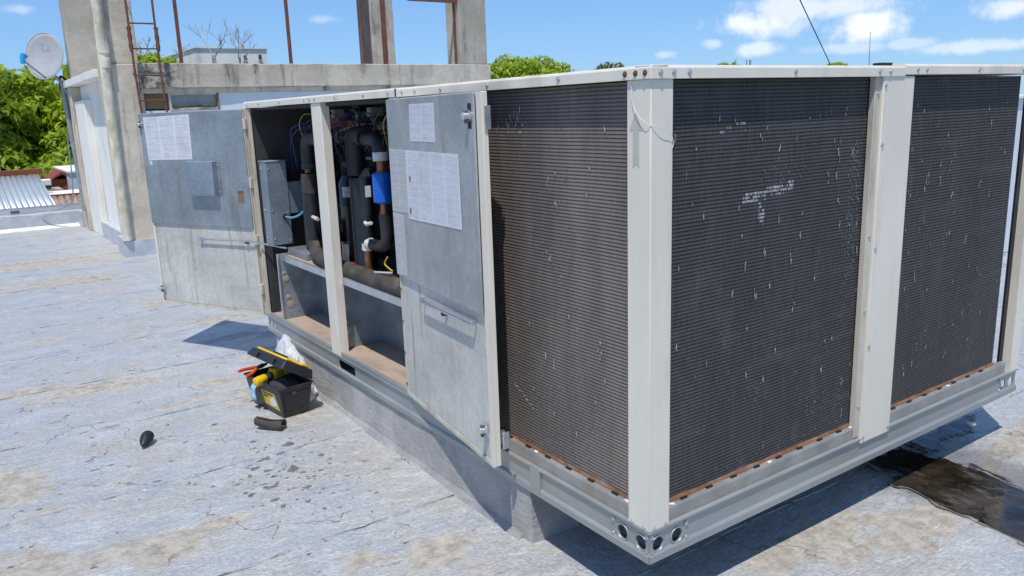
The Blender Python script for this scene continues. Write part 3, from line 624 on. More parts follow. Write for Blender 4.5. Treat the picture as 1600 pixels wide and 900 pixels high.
for fx, fy in ((.75, .85), (1.85, .85), (.75, 2.1), (1.85, 2.1)):
    o = MB().lathe([(.42, ZT - .005), (.42, ZT + .004), (.40, ZT + .006), (.39, ZT - .004)], Matrix.Translation((fx, fy, 0)), 32).build('fan_ring', 'galv_dark', deck_t)
    mb = MB()
    for r in np.arange(.06, .40, .045): mb.tube([(fx + r * math.cos(a), fy + r * math.sin(a), ZT + .006) for a in np.linspace(0, 2 * math.pi, 33)], .0025, 4, False)
    mb.build('fan_guard', 'black_paint', deck_t)
# panels on the hidden sides, roof side walls
B(XL - .02, XL - .005, .22, YL - .01, .36, ZC).build('end_panel', 'cream', U, smooth=0)
B(.10, XL - .02, YL - .012, YL - .002, .36, ZC).build('side_panel', 'cream', U, smooth=0)
B(.82, .83, .2, YL - .02, .30, ZC).build('partition', 'liner_black', U, smooth=0)
B(.115, 2.30, .12, YL - .02, .30, .31).build('base_pan', 'galv_dark', U, smooth=0)
# service compartment shell
B(.02, .815, 3.782, 3.796, .362, 1.80).build('side_lining', 'liner_black', U, smooth=0)
B(.80, .815, 1.62, 3.78, .362, 1.80).build('back_lining', 'liner_black', U, smooth=0)
B(.055, .80, 1.61, 1.622, .362, 1.80).build('side_lining', 'liner_black', U, smooth=0)
B(.03, .80, 1.625, 3.78, 1.785, 1.80).build('ceiling_lining', 'liner_black', U, smooth=0)
B(.016, .80, 1.61, 3.795, .362, .378).build('floor_pan', 'dust_floor', U, smooth=0)
B(-.001, .014, 1.69, 3.80, .3605, .384).build('sill', 'rail', U, bevel=.002)
# lower boxes
dv1 = B(.012, .30, 3.54, 3.546, .379, .835).build('divider', 'galv_dark', U, smooth=0)
B(.006, .016, 3.528, 3.548, .379, .835).build('divider_lip', 'zinc', U, smooth=0)
dv2 = B(.012, .30, 2.596, 2.602, .379, .80).build('divider', 'galv_dark', U, smooth=0)
B(.30, .306, 1.63, 3.54, .379, .80).build('back_plate', 'galv_dark', U, smooth=0)
for y in (2.05, 2.25, 3.05): B(.288, .30, y, y + .03, .38, .80).build('stiffener', 'galv_dark', U, smooth=0)
for (dv, y, spots, mt) in ((dv1, 3.5395, [(.055, .66, .022), (.06, .53, .018), (.072, .48, .026), (.045, .70, .012)], 'stucco_tan'), (dv2, 2.5955, [(.075, .775, .030), (.055, .665, .014), (.07, .63, .028), (.065, .535, .022), (.075, .49, .026)], 'zinc')):
    for x, z, r in spots: MB().lathe([(r, 0), (r, .002), (r * .85, .003)], Matrix.Translation((x, y, z)) @ Matrix.Rotation(R(90), 4, 'X'), 18).build('knockout', mt, dv)
# shelf
shelf = B(.05, .80, 1.63, 3.58, .812, .818).build('shelf', 'dust_floor', U, smooth=0)
MB().prism([(.040, .785), (.044, .785), (.044, .823), (.06, .823), (.06, .826), (.040, .826)], 'y', 1.63, 3.545).build('shelf_lip', 'zinc', shelf, smooth=0)
MB().prism([(.10, .82), (.30, .82), (.30, .865), (.10, .865)], 'y', 3.22, 3.58).build('shelf_channel', 'galv', shelf, bevel=.003)
# junction boxes
jbo = B(.010, .15, 3.60, 3.735, .885, 1.445).build('junction_box', 'galv_box', U, bevel=.003)
B(.006, .154, 3.596, 3.74, 1.4455, 1.452).build('box_lid', 'galv', jbo, bevel=.002)
jb2 = B(.152, .285, 3.61, 3.70, 1.09, 1.305).build('junction_box', 'galv_box', U, bevel=.003)
for z in (1.40, 1.12, .93): screw((.010, 3.70, z), (-1, 0, 0), jbo); screw((.03, 3.60, z), (0, -1, 0), jbo); screw((.135, 3.60, z - .02), (0, -1, 0), jbo)
MB().tube(rounded([(.11, 3.60, 1.075), (.13, 3.55, 1.065), (.17, 3.50, 1.08), (.22, 3.42, 1.15), (.25, 3.38, 1.22)], .05), .0075, 8).build('cable', 'wire_lightblue', jbo)
MB().lathe([(.018, 0), (.018, .010), (.012, .012)], Matrix.Translation((.11, 3.60, 1.075)) @ Matrix.Rotation(R(90), 4, 'X'), 14).build('grommet', 'black_rubber', jbo)

# pipework --------------------------------------------------------
def ribs(pts, r, every, amp):
    P = [Vector(p) for p in pts]; out = [P[0]]; 
    for a, b in zip(P, P[1:]):
        n = max(1, int((b - a).length / every))
        for k in range(1, n + 1): out.append(a.lerp(b, k / n))
    return out, [r + amp * (1 if i % 2 else -1) for i in range(len(out))]
def pipe(name, pts, r, mat, rad=.05, n=14, parent=U): return MB().tube(rounded(pts, rad), r, n).build(name, mat, parent)
# suction line one (left opening): drops beside the centre post then runs along the shelf edge
s1 = pipe('suction_pipe', [(.18, 3.25, 1.42), (.18, 3.25, 1.60), (.18, 2.92, 1.60), (.18, 2.92, 1.25)], .046, 'black_foam', .09)
o1 = MB().tube([(.18, 3.25, 1.405), (.18, 3.25, 1.44)], .049, 14).build('foam_collar', 'black_foam_dusty', s1)
MB().tube([(.18, 3.08, 1.60), (.18, 3.03, 1.60)], .0475, 14).build('foam_collar', 'black_foam_dusty', s1)
MB().tube([(.18, 3.25, 1.33), (.18, 3.25, 1.41)], .03, 12).build('copper_joint', 'copper', s1)
MB().tube(rounded([(.15, 3.20, 1.35), (.15, 3.20, .895), (.12, 3.05, .862), (.105, 2.7, .862), (.095, 2.3, .862), (.09, 1.70, .862)], .07), [.047] * 1 + [.047] * 60, 14) if False else None
s2 = pipe('suction_pipe', [(.15, 3.19, 1.38), (.15, 3.19, .88), (.11, 3.0, .858), (.095, 2.6, .858), (.085, 1.66, .858)], .046, 'black_foam_dusty', .10)
MB().tube([(.15, 3.19, 1.26), (.15, 3.19, 1.38)], .050, 14).build('foam_collar', 'black_foam_dusty', s2)
MB().tube([(.15, 3.19, 1.25), (.15, 3.19, .96)], .0485, 14).build('foam_sleeve', 'black_foam', s2)
MB().lathe([(.045, .83), (.045, 1.33), (.04, 1.345)], Matrix.Translation((.20, 3.36, 0)), 18).build('accumulator', 'black_paint', U)
MB().tube([(.13, 3.13, 1.11), (.11, 3.06, 1.115), (.11, 3.0, 1.11)], .012, 8).build('tape_wrap', 'white_tape', s2)
# line two
s3 = MB().tube([(.17, 2.50, 1.40), (.17, 2.50, 1.535), (.17, 2.50, 1.60)], .052, 16).build('suction_pipe', 'black_foam', U)
MB().tube(rounded([(.17, 2.50, 1.585), (.17, 2.49, 1.62), (.17, 2.40, 1.618), (.17, 2.35, 1.61)], .05), .052, 16).build('foam_elbow', 'black_foam', s3)
MB().tube([(.17, 2.385, 1.617), (.17, 2.345, 1.61)], .0535, 16).build('foam_collar', 'black_foam', s3)
MB().tube(rounded([(.17, 2.36, 1.605), (.17, 2.20, 1.60), (.165, 2.17, 1.55), (.165, 2.165, 1.53)], .08), .040, 16).build('foam_elbow', 'black_foam', s3)
MB().tube([(.165, 2.166, 1.535), (.165, 2.165, 1.515), (.165, 2.164, 1.49)], [.0415, .043, .042], 16).build('tape_wrap', 'white_tape', s3)
MB().tube([(.165, 2.165, 1.50), (.165, 2.165, 1.43)], .024, 14).build('copper_joint', 'copper', s3)
dr = MB().lathe([(.012, 1.262), (.034, 1.264), (.053, 1.275), (.053, 1.415), (.048, 1.427), (.02, 1.432)], Matrix.Translation((.165, 2.165, 0)), 24).build('filter_drier', 'blue_can', U)
MB().lathe([(.034, 1.428), (.030, 1.436), (.026, 1.44)], Matrix.Translation((.165, 2.165, 0)), 16).build('copper_collar', 'copper', dr)
B(.09, .122, 2.224, 2.226, 1.30, 1.36).build('paper_tag', 'white_tape', dr, smooth=0)
MB().tube([(.165, 2.165, 1.265), (.165, 2.165, 1.19)], .020, 12).build('copper_joint', 'copper', dr)
lq = pipe('liquid_line', [(.165, 2.165, 1.205), (.165, 2.15, 1.04), (.165, 2.28, 1.02), (.15, 2.36, 1.03)], .032, 'black_foam', .07)
MB().tube([(.155, 2.325, 1.025), (.15, 2.36, 1.03)], .034, 12).build('tape_wrap', 'white_tape', lq)
wp_, wr_ = ribs([(.15, 2.345, 1.41), (.15, 2.355, 1.2), (.15, 2.375, 1.03)], .032, .014, .0022)
wl = MB().tube(wp_, wr_, 12).build('wrapped_line', 'black_foam', U)
MB().tube([(.15, 2.345, 1.40), (.15, 2.31, 1.425), (.16, 2.26, 1.43)], .028, 10).build('foam_elbow', 'black_foam', wl)
MB().tube([(.15, 2.375, 1.03), (.15, 2.378, .99)], .034, 12).build('tape_wrap', 'white_tape', wl)
MB().tube([(.15, 2.38, 1.0), (.15, 2.385, .83)], .022, 12).build('copper_stub', 'copper', wl)
MB().tube([(.11, 2.30, 1.155), (.10, 2.26, 1.15), (.11, 2.22, 1.16)], .010, 8).build('tape_knot', 'white_tape', wl)
ac = MB().lathe([(.045, .832), (.066, .84), (.066, .86), (.067, .862), (.066, .864), (.064, 1.36), (.060, 1.385), (.02, 1.40)], Matrix.Translation((.19, 2.50, 0)), 24).build('accumulator', 'black_paint', U)
for (x, y, z0, z1, r) in ((.30, 2.92, .83, 1.52, .045), (.33, 2.30, .83, 1.55, .05), (.36, 2.62, .9, 1.45, .035), (.34, 3.22, .83, 1.50, .04)):
    MB().tube(rounded([(x, y, z0), (x, y, z1), (x + .12, y - .03, z1 + .03)], .08), r, 12).build('riser_pipe', 'black_foam', U)
MB().tube(rounded([(.20, 3.05, .83), (.20, 3.05, 1.0), (.22, 2.9, 1.06), (.24, 2.84, 1.1)], .06), .010, 8).build('copper_pipe', 'copper', U)
MB().tube(rounded([(.22, 2.62, 1.42), (.20, 2.70, 1.46), (.24, 2.82, 1.44), (.26, 2.90, 1.35)], .06), .022, 8).build('hose', 'black_rubber', U)
# compressors
def compressor(x, y):
    c = MB().lathe([(.07, .825), (.085, .84), (.088, .95), (.083, 1.0), (.083, 1.20), (.086, 1.205), (.086, 1.215), (.083, 1.22), (.083, 1.34), (.06, 1.385), (.02, 1.395)], Matrix.Translation((x, y, 0)), 28).build('compressor', 'black_paint', U)
    MB().lathe([(.05, 0), (.05, .05), (.045, .06), (.02, .064)], Matrix.Translation((x - .085, y + .02, 1.06)) @ Matrix.Rotation(0, 4, 'X'), 18).build('terminal_box', 'black_paint', c)
    MB().box(x - .12, x - .06, y - .025, y + .06, .97, 1.058).build('terminal_cover', 'component_black', c, bevel=.004)
    a0 = R(205); pts = [(x + .0845 * math.cos(a), y + .0845 * math.sin(a)) for a in np.linspace(R(200), R(268), 6)]
    mb = MB()
    for (p, q) in zip(pts, pts[1:]): mb.add([(p[0], p[1], 1.262), (q[0], q[1], 1.262), (q[0], q[1], 1.322), (p[0], p[1], 1.322)], [(0, 1, 2, 3)])
    o = mb.build('rating_label', 'print_label', c, smooth=60); uvl = o.data.uv_layers.new(name='UVMap')
    for l in o.data.loops:
        co = o.data.vertices[l.vertex_index].co + WL[U.name]; uvl.data[l.index].uv = ((math.atan2(co.y - y, co.x - x) % (2 * math.pi) - R(200)) / R(68), (co.z - 1.262) / .06)
    B(x - .01 - .09, x + .03 - .09, y - .10, y - .04, .818, .86).build('foot', 'steel_brown', c, bevel=.004); return c
c1 = compressor(.24, 2.73); c2 = compressor(.42, 2.05); c3 = compressor(.42, 3.05)
B(.10, .13, 2.60, 2.635, .87, 1.0).build('capacitor', 'white_plastic', c1, bevel=.005)
B(.099, .131, 2.599, 2.636, 1.0005, 1.012).build('capacitor_cap', 'copper', c1, smooth=0)
MB().tube([(.13, 2.87, 1.27), (.13, 2.87, 1.10)], .009, 8).build('copper_pipe', 'copper', U)
MB().tube([(.15, 2.80, .97), (.15, 2.80, .85)], .010, 8).build('copper_pipe', 'copper', U)
MB().tube(rounded([(.10, 2.90, .84), (.10, 2.7, .84), (.14, 2.55, .85)], .1), .025, 10).build('drain_hose', 'black_rubber', U)
B(.10, .16, 2.60, 2.66, .83, .865).build('mount_block', 'stucco_tan', U, bevel=.004)
MB().tube(rounded([(.10, 2.24, .858), (.095, 2.1, .868), (.09, 1.9, .872), (.08, 1.66, .865)], .1), .038, 12).build('foam_sleeve', 'black_foam_dusty', U)
# control panel
cpan = B(.47, .48, 1.70, 3.70, 1.20, 1.78).build('control_panel', 'component_black', U, smooth=0)
rnd = random.Random(11)
for k in range(64):
    y = rnd.uniform(1.8, 3.55); z = rnd.uniform(1.26, 1.74); w = rnd.uniform(.03, .09); h = rnd.uniform(.025, .08); d = rnd.uniform(.03, .12)
    mt = rnd.choice(['component_black', 'component_grey', 'component_grey', 'component_cream', 'black_paint'])
    b = B(.47 - d, .469, y, y + w, z, z + h).build('contactor', mt, cpan, bevel=.003)
    B(.47 - d - .012, .47 - d, y + .004, y + w - .004, z + h * .6, z + h * .8).build('terminal_strip', rnd.choice(['component_cream', 'wire_white', 'wire_white', 'component_grey']), b, smooth=0)
for y, z, mt in ((2.98, 1.60, 'component_cream'), (3.05, 1.57, 'wire_white'), (2.62, 1.57, 'wire_white'), (2.57, 1.54, 'wire_white'), (2.68, 1.52, 'wire_white'), (3.10, 1.67, 'wire_white'), (3.02, 1.72, 'component_cream'), (2.80, 1.64, 'component_cream'), (2.66, 1.70, 'component_grey'), (2.50, 1.72, 'component_cream'), (2.44, 1.50, 'component_grey')):
    B(.28, .36, y, y + .05, z, z + .05).build('relay', mt, cpan, bevel=.004)
for k in range(3): B(.30, .36, 2.18 + k * .05, 2.215 + k * .05, 1.725, 1.745).build('fuse', 'wire_yellow', cpan, bevel=.003)
B(.34, .45, 2.08, 2.34, 1.62, 1.79).build('fuse_block', 'component_black', cpan, bevel=.004)
MB().lathe([(.016, 1.63), (.016, 1.70), (.012, 1.705)], Matrix.Translation((.26, 2.18, 0)), 12).build('valve_cap', 'white_tape', cpan)
cols = ['red', 'blue', 'black', 'black', 'blue', 'brown', 'black', 'yellow', 'black', 'blue', 'brown', 'black', 'red', 'white']
for k in range(100):
    y0 = rnd.uniform(1.9, 3.5); z0 = rnd.uniform(1.6, 1.76); x0 = rnd.uniform(.24, .40); dy = rnd.uniform(-.55, .45); zz = rnd.uniform(1.30, 1.60)
    P = [(x0, y0, z0), (x0 - .05, y0 + dy * .25, z0 + rnd.uniform(-.02, .03)), (x0 - .08, y0 + dy * .65, z0 - .05 + rnd.uniform(-.03, .02)), (x0 - .02, y0 + dy, zz)]
    MB().tube(rounded(P, .12, 4), .0034, 5).build('wire', 'wire_' + cols[k % len(cols)], cpan)
for k, (c, w) in enumerate((('red', 0), ('blue', .012), ('yellow', .024), ('blue', .036), ('black', .048), ('red', -.012))):
    MB().tube(rounded([(.26, 2.95, 1.655 - w), (.24, 2.70, 1.69 - w), (.22, 2.52, 1.675 - w), (.25, 2.36, 1.60 - w), (.3, 2.3, 1.52)], .12), .0045, 6).build('wire', 'wire_' + c, cpan)
for k, (c, w) in enumerate((('red', 0), ('pink', .008), ('yellow', .016), ('black', .03))):
    MB().tube(rounded([(.12, 2.75, .99), (.10, 2.76, .93 - w), (.10, 2.66, .89 - w * .5), (.12, 2.55, .895 - w), (.2, 2.45, .88)], .06), .006, 6).build('wire', 'wire_' + c, c1)
for c, y in (('red', 2.235), ('red', 2.225), ('white', 2.215)): MB().tube(rounded([(.19, y, 1.26), (.17, y + .01, 1.18), (.19, y - .01, 1.08)], .05), .005, 6).build('wire', 'wire_' + c, dr)
MB().tube(rounded([(.10, 2.03, 1.0), (.09, 2.06, .96), (.10, 1.98, .93)], .03), .0045, 6).build('wire', 'wire_yellow', U)
MB().tube(rounded([(.10, 2.12, .905), (.08, 2.18, .90), (.08, 2.06, .915), (.08, 1.95, .93)], .05), .005, 6).build('wire', 'wire_white', U)

# doors -----------------------------------------------------------
def door(hinge, free, w, v, z0=.362, z1=1.797, label=None):
    u = Vector((free[0] - hinge[0], free[1] - hinge[1], 0)).normalized(); h = z1 - z0; T = .026
    def Y(a, b): return (min(v * a, v * b), max(v * a, v * b))
    y0, y1 = Y(-T, -.002)
    d = B(0, w, y0, y1, 0, h).build('access_door', 'cream', U, local=True, bevel=.003)
    d.location = Vector((hinge[0], hinge[1], z0 - ZB)); d.rotation_euler = (0, 0, math.atan2(u.y, u.x)); tag(d, label=label)
    def part(name, mat, a0, a1, b0, b1, c0, c1, bevel=.0, par=d):
        q0, q1 = Y(b0, b1); return B(a0, a1, q0, q1, c0, c1).build(name, mat, par, local=True, bevel=bevel)
    # folded rim
    part('rim', 'cream_dirty', .0, .022, -.002, .010, .0, h); part('rim', 'cream', w - .022, w, -.002, .010, .0, h)
    part('rim', 'cream_dirty', .022, w - .022, -.002, .009, 0, .020); part('rim', 'cream', .022, w - .022, -.002, .009, h - .014, h)
    return d, part
d1, part = door((-.02, 3.85), (-.495, 4.80), 1.07, 1, label='service door swung wide open with a galvanised inner plate')
h = 1.435
part('lower_liner', 'liner', .024, 1.046, -.001, .006, .022, .63, .002)
up = part('upper_plate', 'galv', .006, 1.066, .011, .019, .622, h - .002, .002)
bx1 = part('cover_box', 'galv_box', .295, .573, .0195, .065, .845, 1.088, .003)
part('box_flange', 'galv_box', .272, .2945, .0195, .024, .85, 1.085, .001)
for z in (.87, 1.06): o = screw((0, 0, 0), (0, 1, 0), d1); o.location = (.283, .024, z)
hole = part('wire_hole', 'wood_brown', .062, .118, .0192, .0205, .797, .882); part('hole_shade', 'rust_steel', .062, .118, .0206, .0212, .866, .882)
sheetD1 = uvquad('instruction_sheet', [(1.010, .0192, 1.405), (.52, .0192, 1.415), (.535, .0192, 1.10), (1.005, .0192, 1.095)], 'print_text', d1)
uvquad('small_tag', [(1.0, .0192, 1.09), (.97, .0192, 1.09), (.97, .0192, 1.06), (1.0, .0192, 1.06)], 'print_small', d1)
MB().tube([(.565, .026, .522), (.02, .028, .530), (-.30, .03, .50)], .006, 8).build('stay_rod', 'zinc', d1, local=True)
part('rod_clip', 'black_rubber', .07, .09, .007, .032, .512, .53); part('rod_clip', 'zinc', .54, .56, .007, .032, .515, .532)
def latch(d, u, z, v):
    k = MB().lathe([(.022, .019), (.022, .023), (.014, .026), (.014, .044), (.009, .049)], Matrix.Rotation(R(-90 * v), 4, 'X'), 16).build('latch', 'zinc', d, local=True); k.location = (u, 0, z)
    MB().box(u - .008, u + .008, min(.026 * v, .038 * v), max(.026 * v, .038 * v), z - .026, z + .022).build('latch_arm', 'steel_brown', d, local=True, bevel=.003)
latch(d1, 1.045, 1.355, 1); latch(d1, 1.035, .118, 1)
for z in (.15, .5, .9, 1.3): part('hinge_leaf', 'cream_dirty', -.012, .012, -.02, .014, z, z + .07, .002)

d2, part = door((.004, 1.69), (-.125, .72), .98, -1, label='service door folded back against the side coil')
part('lower_liner', 'liner', .024, .956, -.001, .006, .022, .63, .002)
part('upper_plate', 'galv_warm', -.006, .955, .011, .019, .612, h - .004, .002)
yy = -.0192
uvquad('wiring_sheet', [(.30, yy, 1.405), (.58, yy, 1.405), (.575, yy, 1.25), (.292, yy, 1.25)], 'print_small', d2)
uvquad('wiring_sheet', [(.225, yy - .0012, 1.21), (.806, yy - .0012, 1.21), (.808, yy - .0012, .922), (.218, yy - .0012, .905)], 'print_diagram', d2)
uvquad('wiring_sheet', [(.0, yy, 1.21), (.224, yy, 1.21), (.216, yy, .93), (-.004, yy, .92)], 'print_grey', d2)
uvquad('wiring_sheet', [(-.004, yy, .912), (.142, yy, .912), (.142, yy, .63), (.0, yy, .62)], 'print_grey', d2)
for u_, z_ in ((.262, 1.085), (.247, .942)): 
    o = MB().lathe([(.012, 0), (.010, .001)], Matrix.Rotation(R(90), 4, 'X'), 10).build('rust_spot', 'rust', d2, local=True); o.location = (u_, yy - .0026, z_); o.scale = (.8, 1, 1.25)
for dz in (0, .012): MB().tube(rounded([(.325, -.01, .545 + dz), (.325, -.032, .545 + dz), (.872, -.032, .560 + dz), (.872, -.01, .560 + dz)], .012), .005, 8).build('stay_rod', 'zinc', d2, local=True)
part('rod_clip', 'steel_brown', .56, .58, .006, .03, .53, .55)
part('latch_slot', 'black_rubber', .905, .935, .0192, .0200, 1.305, 1.395); latch(d2, .915, 1.35, -1); latch(d2, .935, .145, -1)
MB().lathe([(.018, -.02), (.018, -.05), (.014, -.055)], Matrix.Translation((.955, 0, .12)) @ Matrix.Rotation(R(90), 4, 'X'), 12).build('latch_barrel', 'zinc', d2, local=True)
for z in (.06, .22, .38, .54): o = screw((0, 0, 0), (0, -1, 0), d2, 'rust_steel'); o.location = (.011, -.010, z)
part('handle', 'zinc', .982, .987, -.034, -.010, 1.30, 1.385, .001); part('handle', 'zinc', .981, .992, -.06, -.03, .07, .14, .003)

# ------------------------------------------------------------------ TOWER
T = root('tower_frame', (.3, 9.76, 0), 'weathered concrete tower frame with white infill walls behind the unit', 'tower')
FY = 9.76
def col(x0, x1, y0, y1, z0, z1, mat, sd): return lumpy_box(x0, x1, y0, y1, z0, z1, .16, .006, sd).build('column', mat, T, bevel=.012)
col(.16, .49, FY + .03, FY + .38, 2.48, 5.2, 'concrete', 1); col(.05, .46, FY, FY + .40, .0, 2.478, 'concrete', 2)
col(5.37, 5.88, FY + .02, FY + .45, 2.485, 5.2, 'concrete_dark', 3); col(5.36, 5.90, FY + .01, FY + .46, 0, 2.16, 'concrete', 9)
col(.10, .52, 13.02, 13.42, 2.435, 5.2, 'concrete_dark', 4); col(5.36, 5.83, 13.0, 13.42, 2.45, 5.2, 'concrete_dark', 5)
lumpy_box(.464, 5.92, FY - .01, FY + .3, 2.165, 2.482, .2, .007, 7).build('beam', 'concrete_beam', T, bevel=.01)
lumpy_box(5.6, 5.91, FY + .46, 13.0, 2.165, 2.478, .3, .007, 8).build('beam', 'concrete', T)
lumpy_box(.5, 5.9, 13.03, 13.4, 2.165, 2.44, .3, .007, 8).build('beam', 'concrete', T)
B(.45, 5.7, FY + .28, 13.05, 2.28, 2.43).build('slab', 'concrete', T, smooth=0)
for y0 in (FY + .05, 13.05): B(.3, 5.8, y0, y0 + .3, 5.2, 5.5).build('beam', 'concrete', T, bevel=.01)
B(.470, 5.34, FY + .03, FY + .08, 2.10, 2.164).build('lintel', 'concrete', T, smooth=0)
B(1.455, 5.35, FY + .06, FY + .12, 0, 2.098).build('wall_panel', 'white_panel', T, smooth=0)
B(.47, 1.45, FY + .06, FY + .12, 0, 1.88).build('wall_panel', 'white_panel', T, smooth=0)
B(.465, .50, FY + .05, FY + .1, 1.0, 2.098).build('jamb', 'cream_dirty', T, smooth=0)
wn = B(.82, 1.44, FY + .085, FY + .095, 1.90, 2.095).build('window', 'glass_dull', T, smooth=0)
for a in ((.805, .835, 1.88, 2.098), (1.425, 1.455, 1.88, 2.098), (.835, 1.425, 2.078, 2.098), (.835, 1.425, 1.88, 1.912)): B(a[0], a[1], FY + .045, FY + .11, a[2], a[3]).build('frame', 'wood_brown' if a[0] > 1.4 else 'cream_dirty', wn, smooth=0)
B(.51, .80, FY + .10, FY + .14, 1.9, 2.095).build('board', 'wood_brown', T, smooth=0)
mb = MB(); mb.tube(rounded([(.84, FY + .04, 1.915), (1.0, FY + .0, 1.925), (1.2, FY + .02, 1.94), (1.4, FY + .03, 1.925)], .1), .016, 7); mb.build('old_gasket', 'black_foam_dusty', T)
B(.20, .32, FY + .40, 13.2, .0, 2.33).build('side_wall', 'white_wall', T, bevel=.004)
B(.05, .26, 13.2, 13.75, .0, 2.33).build('wall_pier', 'concrete', T, bevel=.008)
B(.09, .199, 12.2, 13.19, 0, 2.1).build('wall_pier', 'white_wall', T, bevel=.006)
lumpy_box(.00, .62, FY + .41, 13.8, 2.332, 2.432, .2, .005, 3).build('wall_cap', 'white_wall', T, bevel=.006)
B(.30, 5.8, 13.3, 13.4, 0, 2.16).build('rear_wall', 'white_wall', T, smooth=0)
B(5.75, 5.88, FY + .46, 13.2, 0, 2.16).build('side_wall', 'white_wall', T, smooth=0)
lumpy_box(.10, .199, FY + .42, 12.19, -.01, .24, .15, .008, 1).build('upstand', 'silver_coat', T); lumpy_box(.0, .47, FY - .03, FY - .001, -.01, .21, .1, .006, 2).build('upstand', 'silver_coat', T)
lumpy_box(.0, .049, FY, FY + .40, -.01, .25, .1, .006, 5).build('upstand', 'silver_coat', T)
dp = MB().tube([(.055 + .03 * z / 4 + .004 * math.sin(z * 9), FY - .02, z) for z in np.arange(.22, 5.1, .09)], [.062 + .006 * noise.noise(Vector((z * 5, 1, 0))) for z in np.arange(.22, 5.1, .09)], 10).build('downpipe', 'pipe_stained', T)
MB().tube([(.086, FY - .02, 2.60), (.087, FY - .02, 2.72)], .078, 10).build('collar', 'pipe_stained', dp); MB().tube([(.086, FY - .02, 2.42), (.0865, FY - .02, 2.55)], .074, 10).build('collar', 'pipe_stained', dp)
for x, r, zt in ((1.04, .020, 5.2), (2.55, .020, 5.2), (5.325, .014, 5.2)): B(x - r, x + r, FY + .10, FY + .10 + 2 * r, 2.48, zt).build('steel_post', 'rust_steel', T, smooth=0)
B(3.70, 3.85, FY + .14, FY + .26, 2.482, 5.2).build('steel_post', 'steel_brown', T, bevel=.006); B(3.695, 3.72, FY + .13, FY + .139, 2.482, 5.2).build('steel_post', 'rust_steel', T, smooth=0)
B(4.03, 4.10, FY + .10, FY + .14, 2.482, 5.2).build('steel_post', 'rust_steel', T, smooth=0)
B(4.5, 5.37, FY + .06, FY + .12, 3.44, 3.52).build('cross_bar', 'rust_steel', T, smooth=0)
# ladder
L = root('wall_ladder', (.6, FY - .1, 1.85), 'thin rusty steel ladder fixed to the concrete corner column', 'ladder')
for x0, x1 in ((.405, .400), (.715, .722)):
    o = MB().tube([(x0 + .02, FY - .10, 1.75), (x0, FY - .10, 2.4), (x1, FY - .10, 5.0)], .014, 6).build('rail', 'rust_steel', L)
    MB().tube([(x1, FY - .10, 2.62), (x1, FY - .10, 2.68), (x1, FY - .10, 2.74), (x1, FY - .10, 2.80), (x1, FY - .10, 2.86), (x1, FY - .10, 2.92)], [.018, .028, .02, .028, .02, .03], 6).build('weld_lumps', 'rust_steel', o)
for z in (2.01, 2.325, 2.655, 2.965, 3.28, 3.6): MB().tube([(.405, FY - .10, z), (.72, FY - .10, z)], .010, 6).build('rung', 'rust_steel', L)
for z in (2.35, 3.3):
    for x in (.405, .72): MB().tube([(x, FY - .10, z), (x, FY + .0, z)], .010, 6).build('bracket', 'rust_steel', L)

# ------------------------------------------------------------------ SATELLITE DISH
S = root('satellite_dish', (.06, 13.5, 0), 'grey oval satellite dish on a pole beside the white wall', 'satellite dish')
nrm = Vector((-.66, -.73, .16)).normalized(); cen = Vector((-.21, 13.45, 2.83)); side = nrm.cross(Vector((0, 0, 1))).normalized(); upv = side.cross(nrm).normalized()
vs = []; fs = []; nr, na = 7, 36
for i in range(nr + 1):
    for k in range(na):
        r = i / nr; a = 2 * math.pi * k / na; dep = -.055 * (1 - r * r)
        vs.append(cen + side * (.325 * r * math.cos(a)) + upv * (.365 * r * math.sin(a)) + nrm * dep)
fs = [(i * na + k, i * na + (k + 1) % na, (i + 1) * na + (k + 1) % na, (i + 1) * na + k) for i in range(nr) for k in range(na)]
rf = MB().add(vs, fs).build('reflector', 'dish', S, smooth=60); sm = rf.modifiers.new('thick', 'SOLIDIFY'); sm.thickness = .008; sm.offset = 0
MB().tube([cen + side * (.325 * math.cos(a)) + upv * (.365 * math.sin(a)) for a in np.linspace(0, 2 * math.pi, 49)], .008, 6, False).build('rolled_rim', 'dish', rf)
def onD(a, b, off=.006):
    r2 = (a / .325) ** 2 + (b / .365) ** 2; return cen + side * a + upv * b + nrm * (-.055 * (1 - r2) + off)
mb = MB(); g = 6   # faint square emblem with a rounded letter cut by a pale sweep
vs = [onD(-.07 + .14 * i / g, .08 + .12 * j / g) for j in range(g + 1) for i in range(g + 1)]
mb.add(vs, [(j * (g + 1) + i, j * (g + 1) + i + 1, (j + 1) * (g + 1) + i + 1, (j + 1) * (g + 1) + i) for j in range(g) for i in range(g)]); mb.build('emblem', 'dish_mark', rf, fix=False)
mb = MB(); A = [R(a) for a in range(-80, 81, 16)]
ring = [onD(-.02 + .05 * math.cos(a), .14 + .05 * math.sin(a), .008) for a in A] + [onD(-.035 + .04 * math.cos(a), .14 + .04 * math.sin(a), .008) for a in reversed(A)]
mb.add(ring, [tuple((i, i + 1, len(ring) - 2 - i, len(ring) - 1 - i)) for i in range(len(A) - 1)]); mb.build('emblem_sweep', 'dish_mark_pale', rf, fix=False)
bot = cen - upv * .345; lnb = cen + nrm * .48 - upv * .12
MB().tube([bot + nrm * -.03, bot + nrm * .12 + upv * .05, lnb - upv * .05], .014, 8).build('feed_arm', 'grey_steel', S)
ln = MB().tube([lnb - upv * .10, lnb - upv * .02, lnb + upv * .04], [.035, .04, .036], 10).build('feed_block', 'lnb_blue', S)
MB().tube([lnb + upv * .03, lnb - nrm * .07 + upv * .03], [.034, .028], 12).build('feed_horn', 'lnb_blue', ln); MB().tube([lnb - nrm * .07 + upv * .03, lnb - nrm * .085 + upv * .03], .034, 12).build('horn_cap', 'dish', ln)
